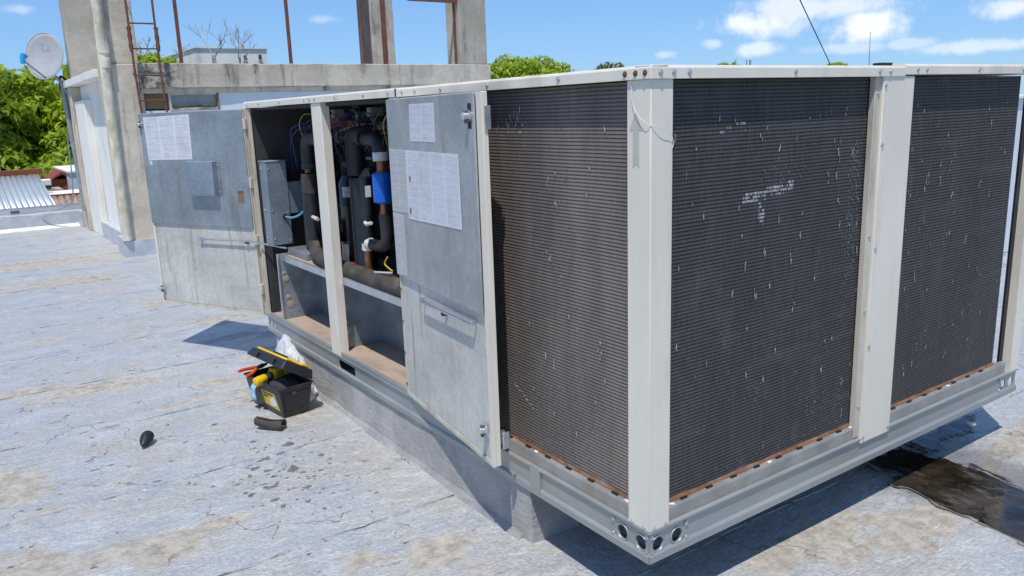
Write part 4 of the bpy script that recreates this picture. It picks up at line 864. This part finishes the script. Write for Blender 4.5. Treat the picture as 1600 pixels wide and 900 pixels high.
MB().tube(rounded([cen - nrm * .06 - upv * .20, (-.02, 13.52, 2.43), (.05, 13.5, 2.25), (.12, 13.4, 2.05), (.2, 13.25, 1.98)], .1), .024, 8).build('mast_arm', 'grey_steel', S)
MB().tube([(.0, 13.58, 2.42), (.03, 13.58, 1.2), (.05, 13.58, .30)], .038, 10).build('mast', 'grey_steel', S)
MB().tube(rounded([(.1, 13.5, 2.4), (-.02, 13.55, 2.55), (-.04, 13.6, 2.35), (-.01, 13.62, 2.2)], .08), .02, 8).build('cable_loop', 'black_foam_dusty', S)
MB().tube(rounded([(-.04, 13.6, 1.6), (-.05, 13.7, .9), (-.08, 13.8, .45), (-.25, 14.0, .33), (-.6, 14.15, .33)], .1), .010, 6).build('cable', 'grey_steel', S)
MB().tube(rounded([(.10, 13.85, 2.2), (.12, 13.85, 1.2), (.16, 13.85, .4)], .1), .022, 6).build('cable', 'black_rubber', S)

# ------------------------------------------------------------------ PARAPET and neighbours
pw = root('parapet_wall', (-4, 14.2, 0), 'low silver coated parapet wall along the roof edge', 'parapet')
lumpy_box(-9, .22, 14.2, 14.42, -.02, .262, .22, .008, 9).build('wall', 'silver_coat', pw, bevel=.006)
MB().prism([(14.11, -.005), (14.15, .012), (14.197, .05), (14.197, -.005)], 'x', -9, .2).build('cove', 'white_coat', pw, smooth=0)
lumpy_box(.0, .20, 13.76, 14.19, -.02, .27, .12, .008, 2).build('end_block', 'silver_coat', pw)
gt = root('metal_gutter', (-4, 14.5, .25), 'grey metal gutter running behind the parapet', 'gutter')
MB().prism([(14.43, .255), (14.43, .34), (14.445, .34), (14.445, .27), (14.60, .27), (14.60, .36), (14.612, .36), (14.612, .255)], 'x', -9, .1).build('trough', 'corrugated', gt, smooth=0)
B(-.99, -.86, 14.420, 14.429, .285, .325).build('patch_plate', 'rust_steel', gt, smooth=0)
# corrugated roof house
H1 = root('corrugated_house', (-3, 17, -6), 'house under a pale corrugated metal roof beyond the parapet', 'house')
def corr(x0, x1, y0, z0, y1, z1, pitch, amp, parent, mat, name='roof_sheet'):
    n = int((x1 - x0) / pitch * 8); xs = [x0 + (x1 - x0) * i / n for i in range(n + 1)]
    vs = [(x, y, z + amp * math.sin(2 * math.pi * (x - x0) / pitch)) for (y, z) in ((y0, z0), (y1, z1)) for x in xs]; n += 1
    o = MB().add(vs, [(i, i + 1, n + i + 1, n + i) for i in range(n - 1)]).build(name, mat, parent, fix=False, smooth=60); s = o.modifiers.new('thick', 'SOLIDIFY'); s.thickness = .004; return o
xs = np.arange(-6.3, -.2, .76)
for a in xs[:-1]: corr(a, a + .758, 14.95, .262 + .002 * ((int(a * 10)) % 2), 18.02, .742, .0947, .014, H1, 'corrugated')
B(-6.3, -.13, 18.0, 18.16, .752, .855).build('ridge_board', 'red_paint', H1, bevel=.006)
B(-6.2, -.35, 15.05, 21, -6, .1).build('wall', 'stucco_tan', H1, smooth=0); MB().prism([(18.16, .70), (21.2, .2), (21.2, .16), (18.16, .66)], 'x', -6.3, -.2).build('rear_roof', 'clay_tile', H1, smooth=0)
B(-1.10, -.86, 18.3, 18.55, .4, 1.12).build('chimney', 'stucco_tan', H1, bevel=.01); B(-1.13, -.83, 18.27, 18.58, 1.121, 1.17).build('chimney_cap', 'far_white', H1, bevel=.01)
# barrel tile roof
H2 = root('tiled_house', (.6, 17, -6), 'low house with barrel roof tiles and a red fascia beside the parapet', 'house')
for k in range(14):
    x = -.27 + k * .112; vs = []
    for (y, z) in ((15.45, .13), (16.05, .345)):
        vs += [(x + .054 * math.cos(a), y, z + .054 * math.sin(a)) for a in np.linspace(0, math.pi, 9)]
    o = MB().add(vs, [(i, i + 1, 10 + i, 9 + i) for i in range(8)]).build('barrel_tile', 'clay_tile', H2, fix=False, smooth=60); s = o.modifiers.new('thick', 'SOLIDIFY'); s.thickness = .012
B(-.3, 1.4, 16.06, 16.14, .30, .43).build('fascia', 'red_paint', H2, bevel=.004); MB().prism([(15.42, .10), (16.06, .33), (16.06, .27), (15.42, .05)], 'x', -.32, 1.4).build('roof_bed', 'stucco_tan', H2, smooth=0)
B(-.29, 1.4, 16.14, 18.6, .25, .33).build('flat_roof', 'far_white', H2, smooth=0); B(-.25, 1.35, 15.6, 18.5, -6, .12).build('wall', 'stucco_tan', H2, smooth=0)
H3 = root('red_shed', (.5, 20, -6), 'small red walled shed with a tiled gable roof', 'shed')
B(.20, .56, 20.0, 21.4, -6, .50).build('wall', 'red_brick', H3, smooth=0); MB().prism([(.14, .47), (.40, .62), (.66, .47), (.66, .51), (.40, .67), (.14, .51)], 'y', 19.92, 21.5).build('roof', 'red_paint', H3, smooth=0)
H4 = root('white_outbuilding', (1, 19, -6), 'plain white outbuilding wall seen behind the dish pole', 'building')
B(.50, 2.2, 19.4, 22.5, -6, .66).build('wall', 'white_panel', H4, smooth=0); B(.47, 2.23, 19.36, 22.53, .661, .70).build('coping', 'far_white', H4, smooth=0)
H5 = root('water_tank', (-.15, 19.2, 0), 'small white roof tank between the corrugated roof and shed', 'tank')
B(-.15, .10, 19.1, 19.4, .42, .56).build('tank', 'far_white', H5, bevel=.02); B(-.12, .08, 19.12, 19.38, .33, .42).build('stand', 'far_dark', H5, smooth=0); B(-.2, .3, 19.0, 19.9, -6, .33).build('base', 'stucco_tan', H5, smooth=0)
# far building
H6 = root('far_building', (10.5, 42, -6), 'distant white flat topped building seen above the concrete beam', 'building')
B(8.85, 12.35, 40, 47, -6, 5.18).build('wall', 'far_white', H6, smooth=0); B(8.78, 12.42, 39.93, 47.1, 5.181, 5.25).build('coping', 'far_white', H6, smooth=0); B(11.35, 11.7, 41, 41.5, 5.251, 5.4).build('vent', 'concrete_dark', H6, smooth=0)
for x, z in ((11.15, 4.62), (11.9, 4.66), (9.6, 4.6), (11.15, 2.6), (9.6, 2.6), (12.0, 2.6)): o = B(x, x + .14, 39.96, 39.999, z, z + .25).build('window', 'far_dark', H6, smooth=0); B(x - .03, x + .17, 39.93, 39.999, z - .05, z - .002).build('sill', 'concrete', o, smooth=0)
# pale wall on the right of the roof
H7 = root('pale_wall', (8, 2.2, 0), 'pale blue white wall at the right roof edge behind the unit', 'wall')
B(7.6, 12.9, 2.3, 2.5, 0, 1.66).build('wall', 'white_panel', H7, bevel=.01); B(7.55, 12.9, 2.26, 2.54, 1.661, 1.70).build('coping', 'far_white', H7, bevel=.006)
H8 = root('rebar_house', (51.8, 43, -6), 'far flat roofed house with bare reinforcing bars', 'house')
B(44, 58, 41, 50, -6, 3.6).build('wall', 'stucco_tan', H8, smooth=0); B(43.8, 58.2, 40.8, 50.2, 3.601, 3.8).build('roof', 'concrete', H8, smooth=0)
for x in (51.5, 51.85, 52.0, 50.2): MB().tube([(x, 41.5, 3.8), (x + .02, 41.5, 5.0)], .03, 5).build('bar', 'rust_steel', H8)
an = root('antenna_mast', (66.2, 40, -6), 'thin distant antenna mast against the clouds', 'antenna')
MB().tube([(66.3, 40, -6), (66.2, 40, 4.5), (66.1, 40, 7.3)], [.06, .03, .018], 6).build('mast', 'steel_brown', an)
MB().tube([(66.0, 40, 7.3), (66.2, 40, 7.3)], .02, 5).build('tip', 'steel_brown', an)

# ------------------------------------------------------------------ TREES
def crown_mesh(name, cx, cy, cz, rx, ry, rz, nl, per, leaf, mat, parent, sd, lobe=(.5, .95)):
    rg = np.random.default_rng(sd); V = []; off = WL[parent.name]; core = MB()
    C = []; 
    for i in range(nl):
        u = rg.normal(size=3); u /= np.linalg.norm(u); 
        if u[2] < -.5: u[2] *= -.6
        k = rg.uniform(.60, 1.0); C.append((np.array([cx + u[0] * rx * k, cy + u[1] * ry * k, cz + u[2] * rz * k]), rg.uniform(*lobe)))
    allv = []
    for c, r in C:
        n = int(per * r * r); d = rg.normal(size=(n, 3)); d[:, 2] = np.abs(d[:, 2]) * np.where(rg.random(n) < .8, 1, -.6); d /= np.linalg.norm(d, axis=1)[:, None]
        p = c + d * (r * rg.uniform(.55, 1.08, (n, 1))) * np.array([1, 1, .72])
        ax = rg.normal(size=(n, 3)); ax -= (ax * d).sum(1)[:, None] * d; ax /= np.linalg.norm(ax, axis=1)[:, None]; ax += d * rg.uniform(-.05, .5, (n, 1)); ax[:, 2] -= .35; ax /= np.linalg.norm(ax, axis=1)[:, None]
        up = d + rg.normal(size=(n, 3)) * .45 + np.array([0, 0, .5]); sd_ = np.cross(ax, up); sd_ /= np.linalg.norm(sd_, axis=1)[:, None] + 1e-9
        Ls = leaf * rg.uniform(.7, 1.35, (n, 1)); w = Ls * .21
        fold = np.cross(sd_, ax) * w * .35
        q = np.stack([p, p + ax * Ls * .45 + sd_ * w + fold, p + ax * Ls, p + ax * Ls * .45 - sd_ * w + fold], 1); allv.append(q.reshape(-1, 3))
    V = np.concatenate(allv) - np.array(off); n = len(V) // 4
    me = bpy.data.meshes.new(name); me.vertices.add(len(V)); me.vertices.foreach_set('co', V.astype(np.float32).ravel())
    me.loops.add(n * 4); me.loops.foreach_set('vertex_index', np.arange(n * 4, dtype=np.int32)); me.polygons.add(n)
    me.polygons.foreach_set('loop_start', np.arange(0, n * 4, 4, dtype=np.int32)); me.polygons.foreach_set('loop_total', np.full(n, 4, dtype=np.int32)); me.update(); me.validate()
    me.materials.append(M[mat]); o = bpy.data.objects.new(name, me); COL.objects.link(o); o.parent = parent; return [c for c, r in C]
def tree(name, label, x, y, zc, rx, ry, rz, nl, per, leaf, mat, sd, lobe=(.5, .95), group=None, zg=-6.0):
    t = root(name, (x, y, zg), label, 'tree', group)
    cs = crown_mesh('crown', x, y, zc, rx, ry, rz, nl, per, leaf, mat, t, sd, lobe); rg = random.Random(sd)
    tr = MB().tube([(x, y, zg), (x + .1, y, zg + 1.5), (x - .05, y + .1, zc - rz * .5), (x, y, zc + rz * .2)], [.30, .24, .17, .07], 10).build('trunk', 'bark', t)
    mb = MB()
    for c in cs[::2]:
        b = Vector((x, y, zc - rz * .55)); e = Vector(c); m_ = b.lerp(e, .5) + Vector((rg.uniform(-.3, .3), rg.uniform(-.3, .3), rg.uniform(-.2, .3))); mb.tube([b, m_, e], [.09, .06, .025], 5)
    mb.build('limbs', 'bark', t); return t
tree('mango_tree', 'broad bright green mango tree at the left edge beyond the dish', -2.6, 26.5, 1.5, 3.2, 2.8, 3.0, 230, 640, .24, 'leaf_mango', 1, (.38, .7))
tree('mango_tree', 'bright green tree crown directly behind the satellite dish pole', 2.0, 28.0, .8, 3.0, 2.6, 2.85, 220, 640, .24, 'leaf_mango', 2, (.38, .7))
tree('mango_tree', 'darker low tree behind the shed and tiled roof', .8, 24.4, -1.6, 2.6, 1.6, 2.6, 90, 520, .24, 'leaf_dark', 3)
tree('mango_tree', 'green tree crown glimpsed between the ladder and the corner column', 5.6, 33.5, 1.6, 2.0, 2.0, 2.6, 80, 420, .28, 'leaf_mango', 4)
tree('round_tree', 'rounded bright green tree beside the right concrete column', 19.55, 28, 2.25, 2.1, 2.0, 1.75, 110, 560, .24, 'leaf_mango', 5, (.4, .75))
tree('far_tree', 'small pale yellow green treetop above the cap left of the corner', 35.6, 40, 3.1, 1.2, 1.2, 1.35, 36, 420, .28, 'leaf_yellow', 6, (.35, .6))
tree('far_tree', 'small bushy treetop above the first coil panel', 47.9, 40, 3.2, 1.6, 1.5, 1.4, 44, 420, .32, 'leaf_mango', 7, (.4, .7))
tree('far_tree', 'small rounded treetop just right of the hanging cable', 60.9, 40, 3.2, 1.6, 1.5, 1.4, 44, 420, .34, 'leaf_mango', 8, (.4, .7))
def bare(x, y, zb, h, sd, label):
    t = root('bare_tree', (x, y, -6), label, 'tree', 'bare trees by the far building'); rg = random.Random(sd); tr = MB().tube([(x, y, -6), (x, y, zb)], [.16, .05], 7).build('trunk', 'bark_pale', t); mb = MB()
    def br(p, d, l, r, dep):
        q = p + d * l; mb.tube([p, p.lerp(q, .5) + Vector((rg.gauss(0, .04), 0, rg.gauss(0, .03))) * l, q], [r, r * .85, r * .65], 4)
        if dep == 0: return
        for k in range(rg.choice((2, 3, 3))): 
            nd = (d + Vector((rg.gauss(0, .5), rg.gauss(0, .5), rg.uniform(-.05, .45)))).normalized(); br(p.lerp(q, rg.uniform(.55, 1)), nd, l * rg.uniform(.6, .85), r * .62, dep - 1)
    br(Vector((x, y, zb)), Vector((0, 0, 1)), h * .36, .045, 4); mb.build('branches', 'bark_pale', t)
bare(8.9, 37, 3.6, 2.9, 3, 'leafless pale tree with its tip left of the far building centre'); bare(10.2, 37.5, 3.6, 2.8, 5, 'leafless pale tree in front of the far building right half'); bare(7.6, 38, 3.7, 2.2, 9, 'low leafless pale tree between the ladder and far building'); bare(5.9, 37, 3.8, 1.9, 12, 'leafless pale tree seen through the ladder')

# ------------------------------------------------------------------ overhead cable
cb = root('overhead_cable', (19.4, 12, -6), 'thin dark cable slanting down across the cloudy sky', 'cable')
P1 = Vector((24.25, 15.68, 2.88)); P0 = Vector((17.26, 12, 4.291)); dirc = P0 - P1
MB().tube([P1 - dirc * .6 + Vector((0, 0, .3)), P1, P0, P0 + dirc * 1.15], .016, 5).build('cable', 'black_rubber', cb)
Q = P1 - dirc * .6; MB().tube([(Q.x, Q.y, -6), (Q.x, Q.y, Q.z + .4)], [.14, .10], 8).build('pole', 'bark', cb)

# ------------------------------------------------------------------ TOOLBOX and loose things
TB = root('toolbox', (-.265, 2.91, .002), 'open black toolbox with yellow trim on its raised lid', 'toolbox', rz=R(8))
def taper(bw, bl, tw, tl, z0, z1): return [(-bw, -bl, z0), (bw, -bl, z0), (bw, bl, z0), (-bw, bl, z0)], [(-tw, -tl, z1), (tw, -tl, z1), (tw, tl, z1), (-tw, tl, z1)]
mb = MB(); bo, to = taper(.080, .200, .108, .228, 0, .19); bi, ti = taper(.074, .194, .100, .220, .008, .19)
mb.add(bo + to + bi + ti, [(0, 3, 2, 1), (0, 1, 5, 4), (1, 2, 6, 5), (2, 3, 7, 6), (3, 0, 4, 7), (8, 9, 10, 11), (8, 12, 13, 9), (9, 13, 14, 10), (10, 14, 15, 11), (11, 15, 12, 8), (4, 5, 13, 12), (5, 6, 14, 13), (6, 7, 15, 14), (7, 4, 12, 15)])
body = mb.build('body', 'plastic_black', TB, local=True, bevel=.005)
mb = MB(); mb.tube([(-.110, -.230, .186), (.110, -.230, .186), (.110, .230, .186), (-.110, .230, .186), (-.110, -.230, .186)], .005, 6); mb.build('rim_bead', 'plastic_black', body, local=True)
MB().add([(-.070, -.2145, .03), (.070, -.2145, .03), (.082, -.2255, .15), (-.082, -.2255, .15), (-.066, -.212, .035), (.066, -.212, .035), (.078, -.2225, .145), (-.078, -.2225, .145)], [(0, 1, 5, 4), (1, 2, 6, 5), (2, 3, 7, 6), (3, 0, 4, 7)]).build('end_rib', 'plastic_black', body, local=True, fix=False)
def side_pt(y, z, o=.0015): return (-(.080 + .028 * z / .19) - o, y, z)
MB().add([side_pt(-.175, .035), side_pt(.015, .045), side_pt(.03, .135), side_pt(-.15, .14)], [(0, 3, 2, 1)]).build('yellow_decal', 'plastic_yellow', body, local=True, fix=False)
MB().add([side_pt(-.15, .06, .0025), side_pt(-.07, .05, .0025), side_pt(-.06, .085, .0025), side_pt(-.12, .12, .0025), side_pt(-.145, .10, .0025)], [(4, 3, 2, 1, 0)]).build('white_decal', 'white_plastic', body, local=True, fix=False)
for z, y0, y1 in ((.118, -.12, .01), (.098, -.05, .01)): MB().add([side_pt(y0, z, .0026), side_pt(y1, z, .0026), side_pt(y1, z + .012, .0026), side_pt(y0, z + .012, .0026)], [(0, 3, 2, 1)]).build('decal_lettering', 'plastic_black', body, local=True, fix=False)
lid = MB(); lw, ll = .222, .232
lid.hexa([(-lw, -ll, 0), (0, -ll, 0), (0, ll, 0), (-lw, ll, 0)], [(-lw + .016, -ll + .02, .055), (-.012, -ll + .02, .055), (-.012, ll - .02, .055), (-lw + .016, ll - .02, .055)])
lido = lid.build('lid', 'plastic_black', TB, local=True, bevel=.006); lido.location = (.108, 0, .196); lido.rotation_euler = (0, R(31), 0)
for x0, x1 in ((-.200, -.150), (-.092, -.020)):
    MB().prism(rrect(-ll + .03, ll - .05, 0, 1, .0001) if False else [(x0 + .012, -.19), (x1 - .012, -.19), (x1, -.165), (x1, .15), (x1 - .015, .19), (x0 + .01, .19), (x0, .16), (x0, -.165)], 'z', .0555, .068).build('lid_stripe', 'plastic_yellow', lido, local=True, bevel=.003)
MB().tube(rounded([(-.13, -.09, .056), (-.13, -.085, .07), (-.13, .085, .07), (-.13, .09, .056)], .01), .008, 8).build('lid_handle', 'plastic_black', lido, local=True)
for y in (-.12, .09): B(-.228, -.220, y, y + .05, .005, .045).build('latch', 'plastic_black', lido, local=True, bevel=.003)
def placed(name, mb, mat, loc, rot, label, cat, parts=()):
    r = root(name, loc, label, cat); r.rotation_euler = rot
    return r
cl = root('dark_cloth', (-.25, 2.86, .14), 'crumpled dark cloth bundle inside the toolbox', 'cloth', rz=R(8))
bm = bmesh.new(); bmesh.ops.create_icosphere(bm, subdivisions=4, radius=1)
for v in bm.verts:
    d = v.co.copy(); k = 1 + .22 * noise.noise(d * 1.8) + .10 * noise.noise(d * 4.2 + Vector((3, 1, 2))); v.co = Vector((d.x * .082 * k, d.y * .175 * k, d.z * .055 * k + .005))
mb = MB(); bm.verts.index_update(); mb.add([v.co for v in bm.verts], [[v.index for v in f.verts] for f in bm.faces]); bm.free(); mb.build('bundle', 'cloth_dark', cl, local=True, smooth=180)
dl = root('power_drill', (-.345, 2.90, .205), 'yellow and black cordless tool lying across the toolbox', 'power tool', rz=R(8)); dl.rotation_euler = (0, R(-6), R(18))
dbody = MB().lathe([(.018, 0), (.027, .006), (.029, .03), (.026, .075), (.022, .08)], Matrix.Rotation(R(90), 4, 'Y') @ Matrix.Translation((0, 0, -.075)), 18).build('nose', 'plastic_yellow', dl, local=True)
MB().lathe([(.0275, 0), (.0275, .008)], Matrix.Rotation(R(90), 4, 'Y') @ Matrix.Translation((0, 0, -.045)), 18).build('band', 'plastic_black', dbody, local=True)
MB().lathe([(.022, 0), (.024, .02), (.024, .05)], Matrix.Rotation(R(90), 4, 'Y') @ Matrix.Translation((0, 0, .004)), 16).build('grip', 'plastic_black', dl, local=True)
g_ = B(.052, .16, -.032, .032, -.028, .036).build('housing', 'plastic_yellow', dl, local=True, bevel=.009)
for k in range(4): B(.07 + k * .012, .075 + k * .012, -.0335, -.031, -.012, .022).build('vent', 'plastic_black', g_, local=True)
MB().lathe([(.034, 0), (.034, .012)], Matrix.Rotation(R(90), 4, 'Y') @ Matrix.Translation((0, 0, .048)), 18).build('band', 'plastic_yellow', dl, local=True)
pr_ = root('orange_pliers', (-.37, 3.08, .215), 'orange handled pliers sticking out of the toolbox corner', 'pliers', rz=R(30))
for s in (-1, 1):
    MB().tube(rounded([(-.075, s * .030, .012 * s), (-.03, s * .032, .010 * s), (.03, s * .014, .004), (.06, s * .006, 0)], .04), [.010] * 2 + [.0105] * 12 + [.008] * 2, 8).build('handle', 'plastic_orange', pr_, local=True)
MB().tube([(.06, 0, 0), (.09, 0, 0), (.14, 0, 0)], [.012, .015, .006], 8).build('jaw', 'steel_brown', pr_, local=True)
rgb = root('blue_rag', (-.392, 2.975, .09), 'small pale blue rag hanging over the toolbox side', 'rag', rz=R(8))
mb = MB(); n = 8; vs = [(-.006 - .012 * noise.noise(Vector((i * .8, j * .5, 2))) - (.004 if j < 6 else -.012 * (j - 5)), -.03 + .06 * i / n + .012 * noise.noise(Vector((j * .6, 1, i * .1))), -.03 + .125 * j / n) for j in range(n + 1) for i in range(n + 1)]
o = mb.add(vs, [(j * (n + 1) + i, j * (n + 1) + i + 1, (j + 1) * (n + 1) + i + 1, (j + 1) * (n + 1) + i) for j in range(n) for i in range(n)]).build('cloth', 'rag_blue', rgb, local=True, fix=False, smooth=180); s = o.modifiers.new('thick', 'SOLIDIFY'); s.thickness = .003
# plastic bag
bg_ = root('plastic_bag', (-.10, 3.10, .004), 'crumpled white plastic bag between toolbox and plinth', 'bag')
bm = bmesh.new(); bmesh.ops.create_icosphere(bm, subdivisions=5, radius=1)
for v in bm.verts:
    d = v.co.copy(); t_ = (d.z + 1) / 2; ridge = abs(noise.noise(Vector((d.x * 2.4, d.y * 2.4, d.z * .8 + 5)))); k = 1 - .38 * ridge + .1 * noise.noise(d * 6)
    taper_ = 1.05 - .80 * max(0, t_ - .25) ** .9
    v.co = Vector((d.x * .115 * k * taper_, d.y * .30 * k * taper_ + .10 * t_, (max(-.55, d.z) + .55) * .235 * (1 - .12 * ridge)))
mb = MB(); bm.verts.index_update(); mb.add([v.co for v in bm.verts], [[v.index for v in f.verts] for f in bm.faces]); bm.free(); mb.build('film', 'bag_film', bg_, local=True, smooth=35)
# foam offcut: a split tube
fo = root('foam_offcut', (-.43, 2.585, .0), 'split grey black pipe insulation offcut lying in front of the toolbox', 'insulation', rz=R(-48))
n, k_ = 10, 16; vs = []
for i in range(n + 1):
    s = i / n; x = -.095 + .17 * s; r = .030 * (.82 + .18 * s) * (1 + .05 * math.sin(7 * s)); gap = .5 + .25 * math.sin(3 * s)
    for k in range(k_ + 1):
        a = R(95) + gap * .5 + (2 * math.pi - gap) * k / k_; vs.append((x, r * 1.15 * math.cos(a) + .02 * (s - .5) ** 2, .032 + r * math.sin(a) + (.014 * (1 - s) ** 3)))
o = MB().add(vs, [(i * (k_ + 1) + k, i * (k_ + 1) + k + 1, (i + 1) * (k_ + 1) + k + 1, (i + 1) * (k_ + 1) + k) for i in range(n) for k in range(k_)]).build('tube', 'black_foam_dusty', fo, local=True, smooth=60)
s = o.modifiers.new('thick', 'SOLIDIFY'); s.thickness = .009; s.offset = -1
fc = root('foam_plug', (-1.05, 2.82, .0), 'dark teardrop shaped foam plug lying alone on the roof', 'insulation', rz=R(60))
bm = bmesh.new(); bmesh.ops.create_icosphere(bm, subdivisions=4, radius=1)
for v in bm.verts:
    d = v.co.copy(); t_ = (d.x + 1) / 2; w = .42 + .62 * t_ ** .8; k = 1 + .10 * noise.noise(d * 2.2); v.co = Vector((d.x * .062, d.y * .042 * w * k, (d.z * .040 * w * k) + .036 * w + .004))
mb = MB(); bm.verts.index_update(); mb.add([v.co for v in bm.verts], [[v.index for v in f.verts] for f in bm.faces]); bm.free(); mb.build('plug', 'black_foam', fc, local=True, smooth=180)
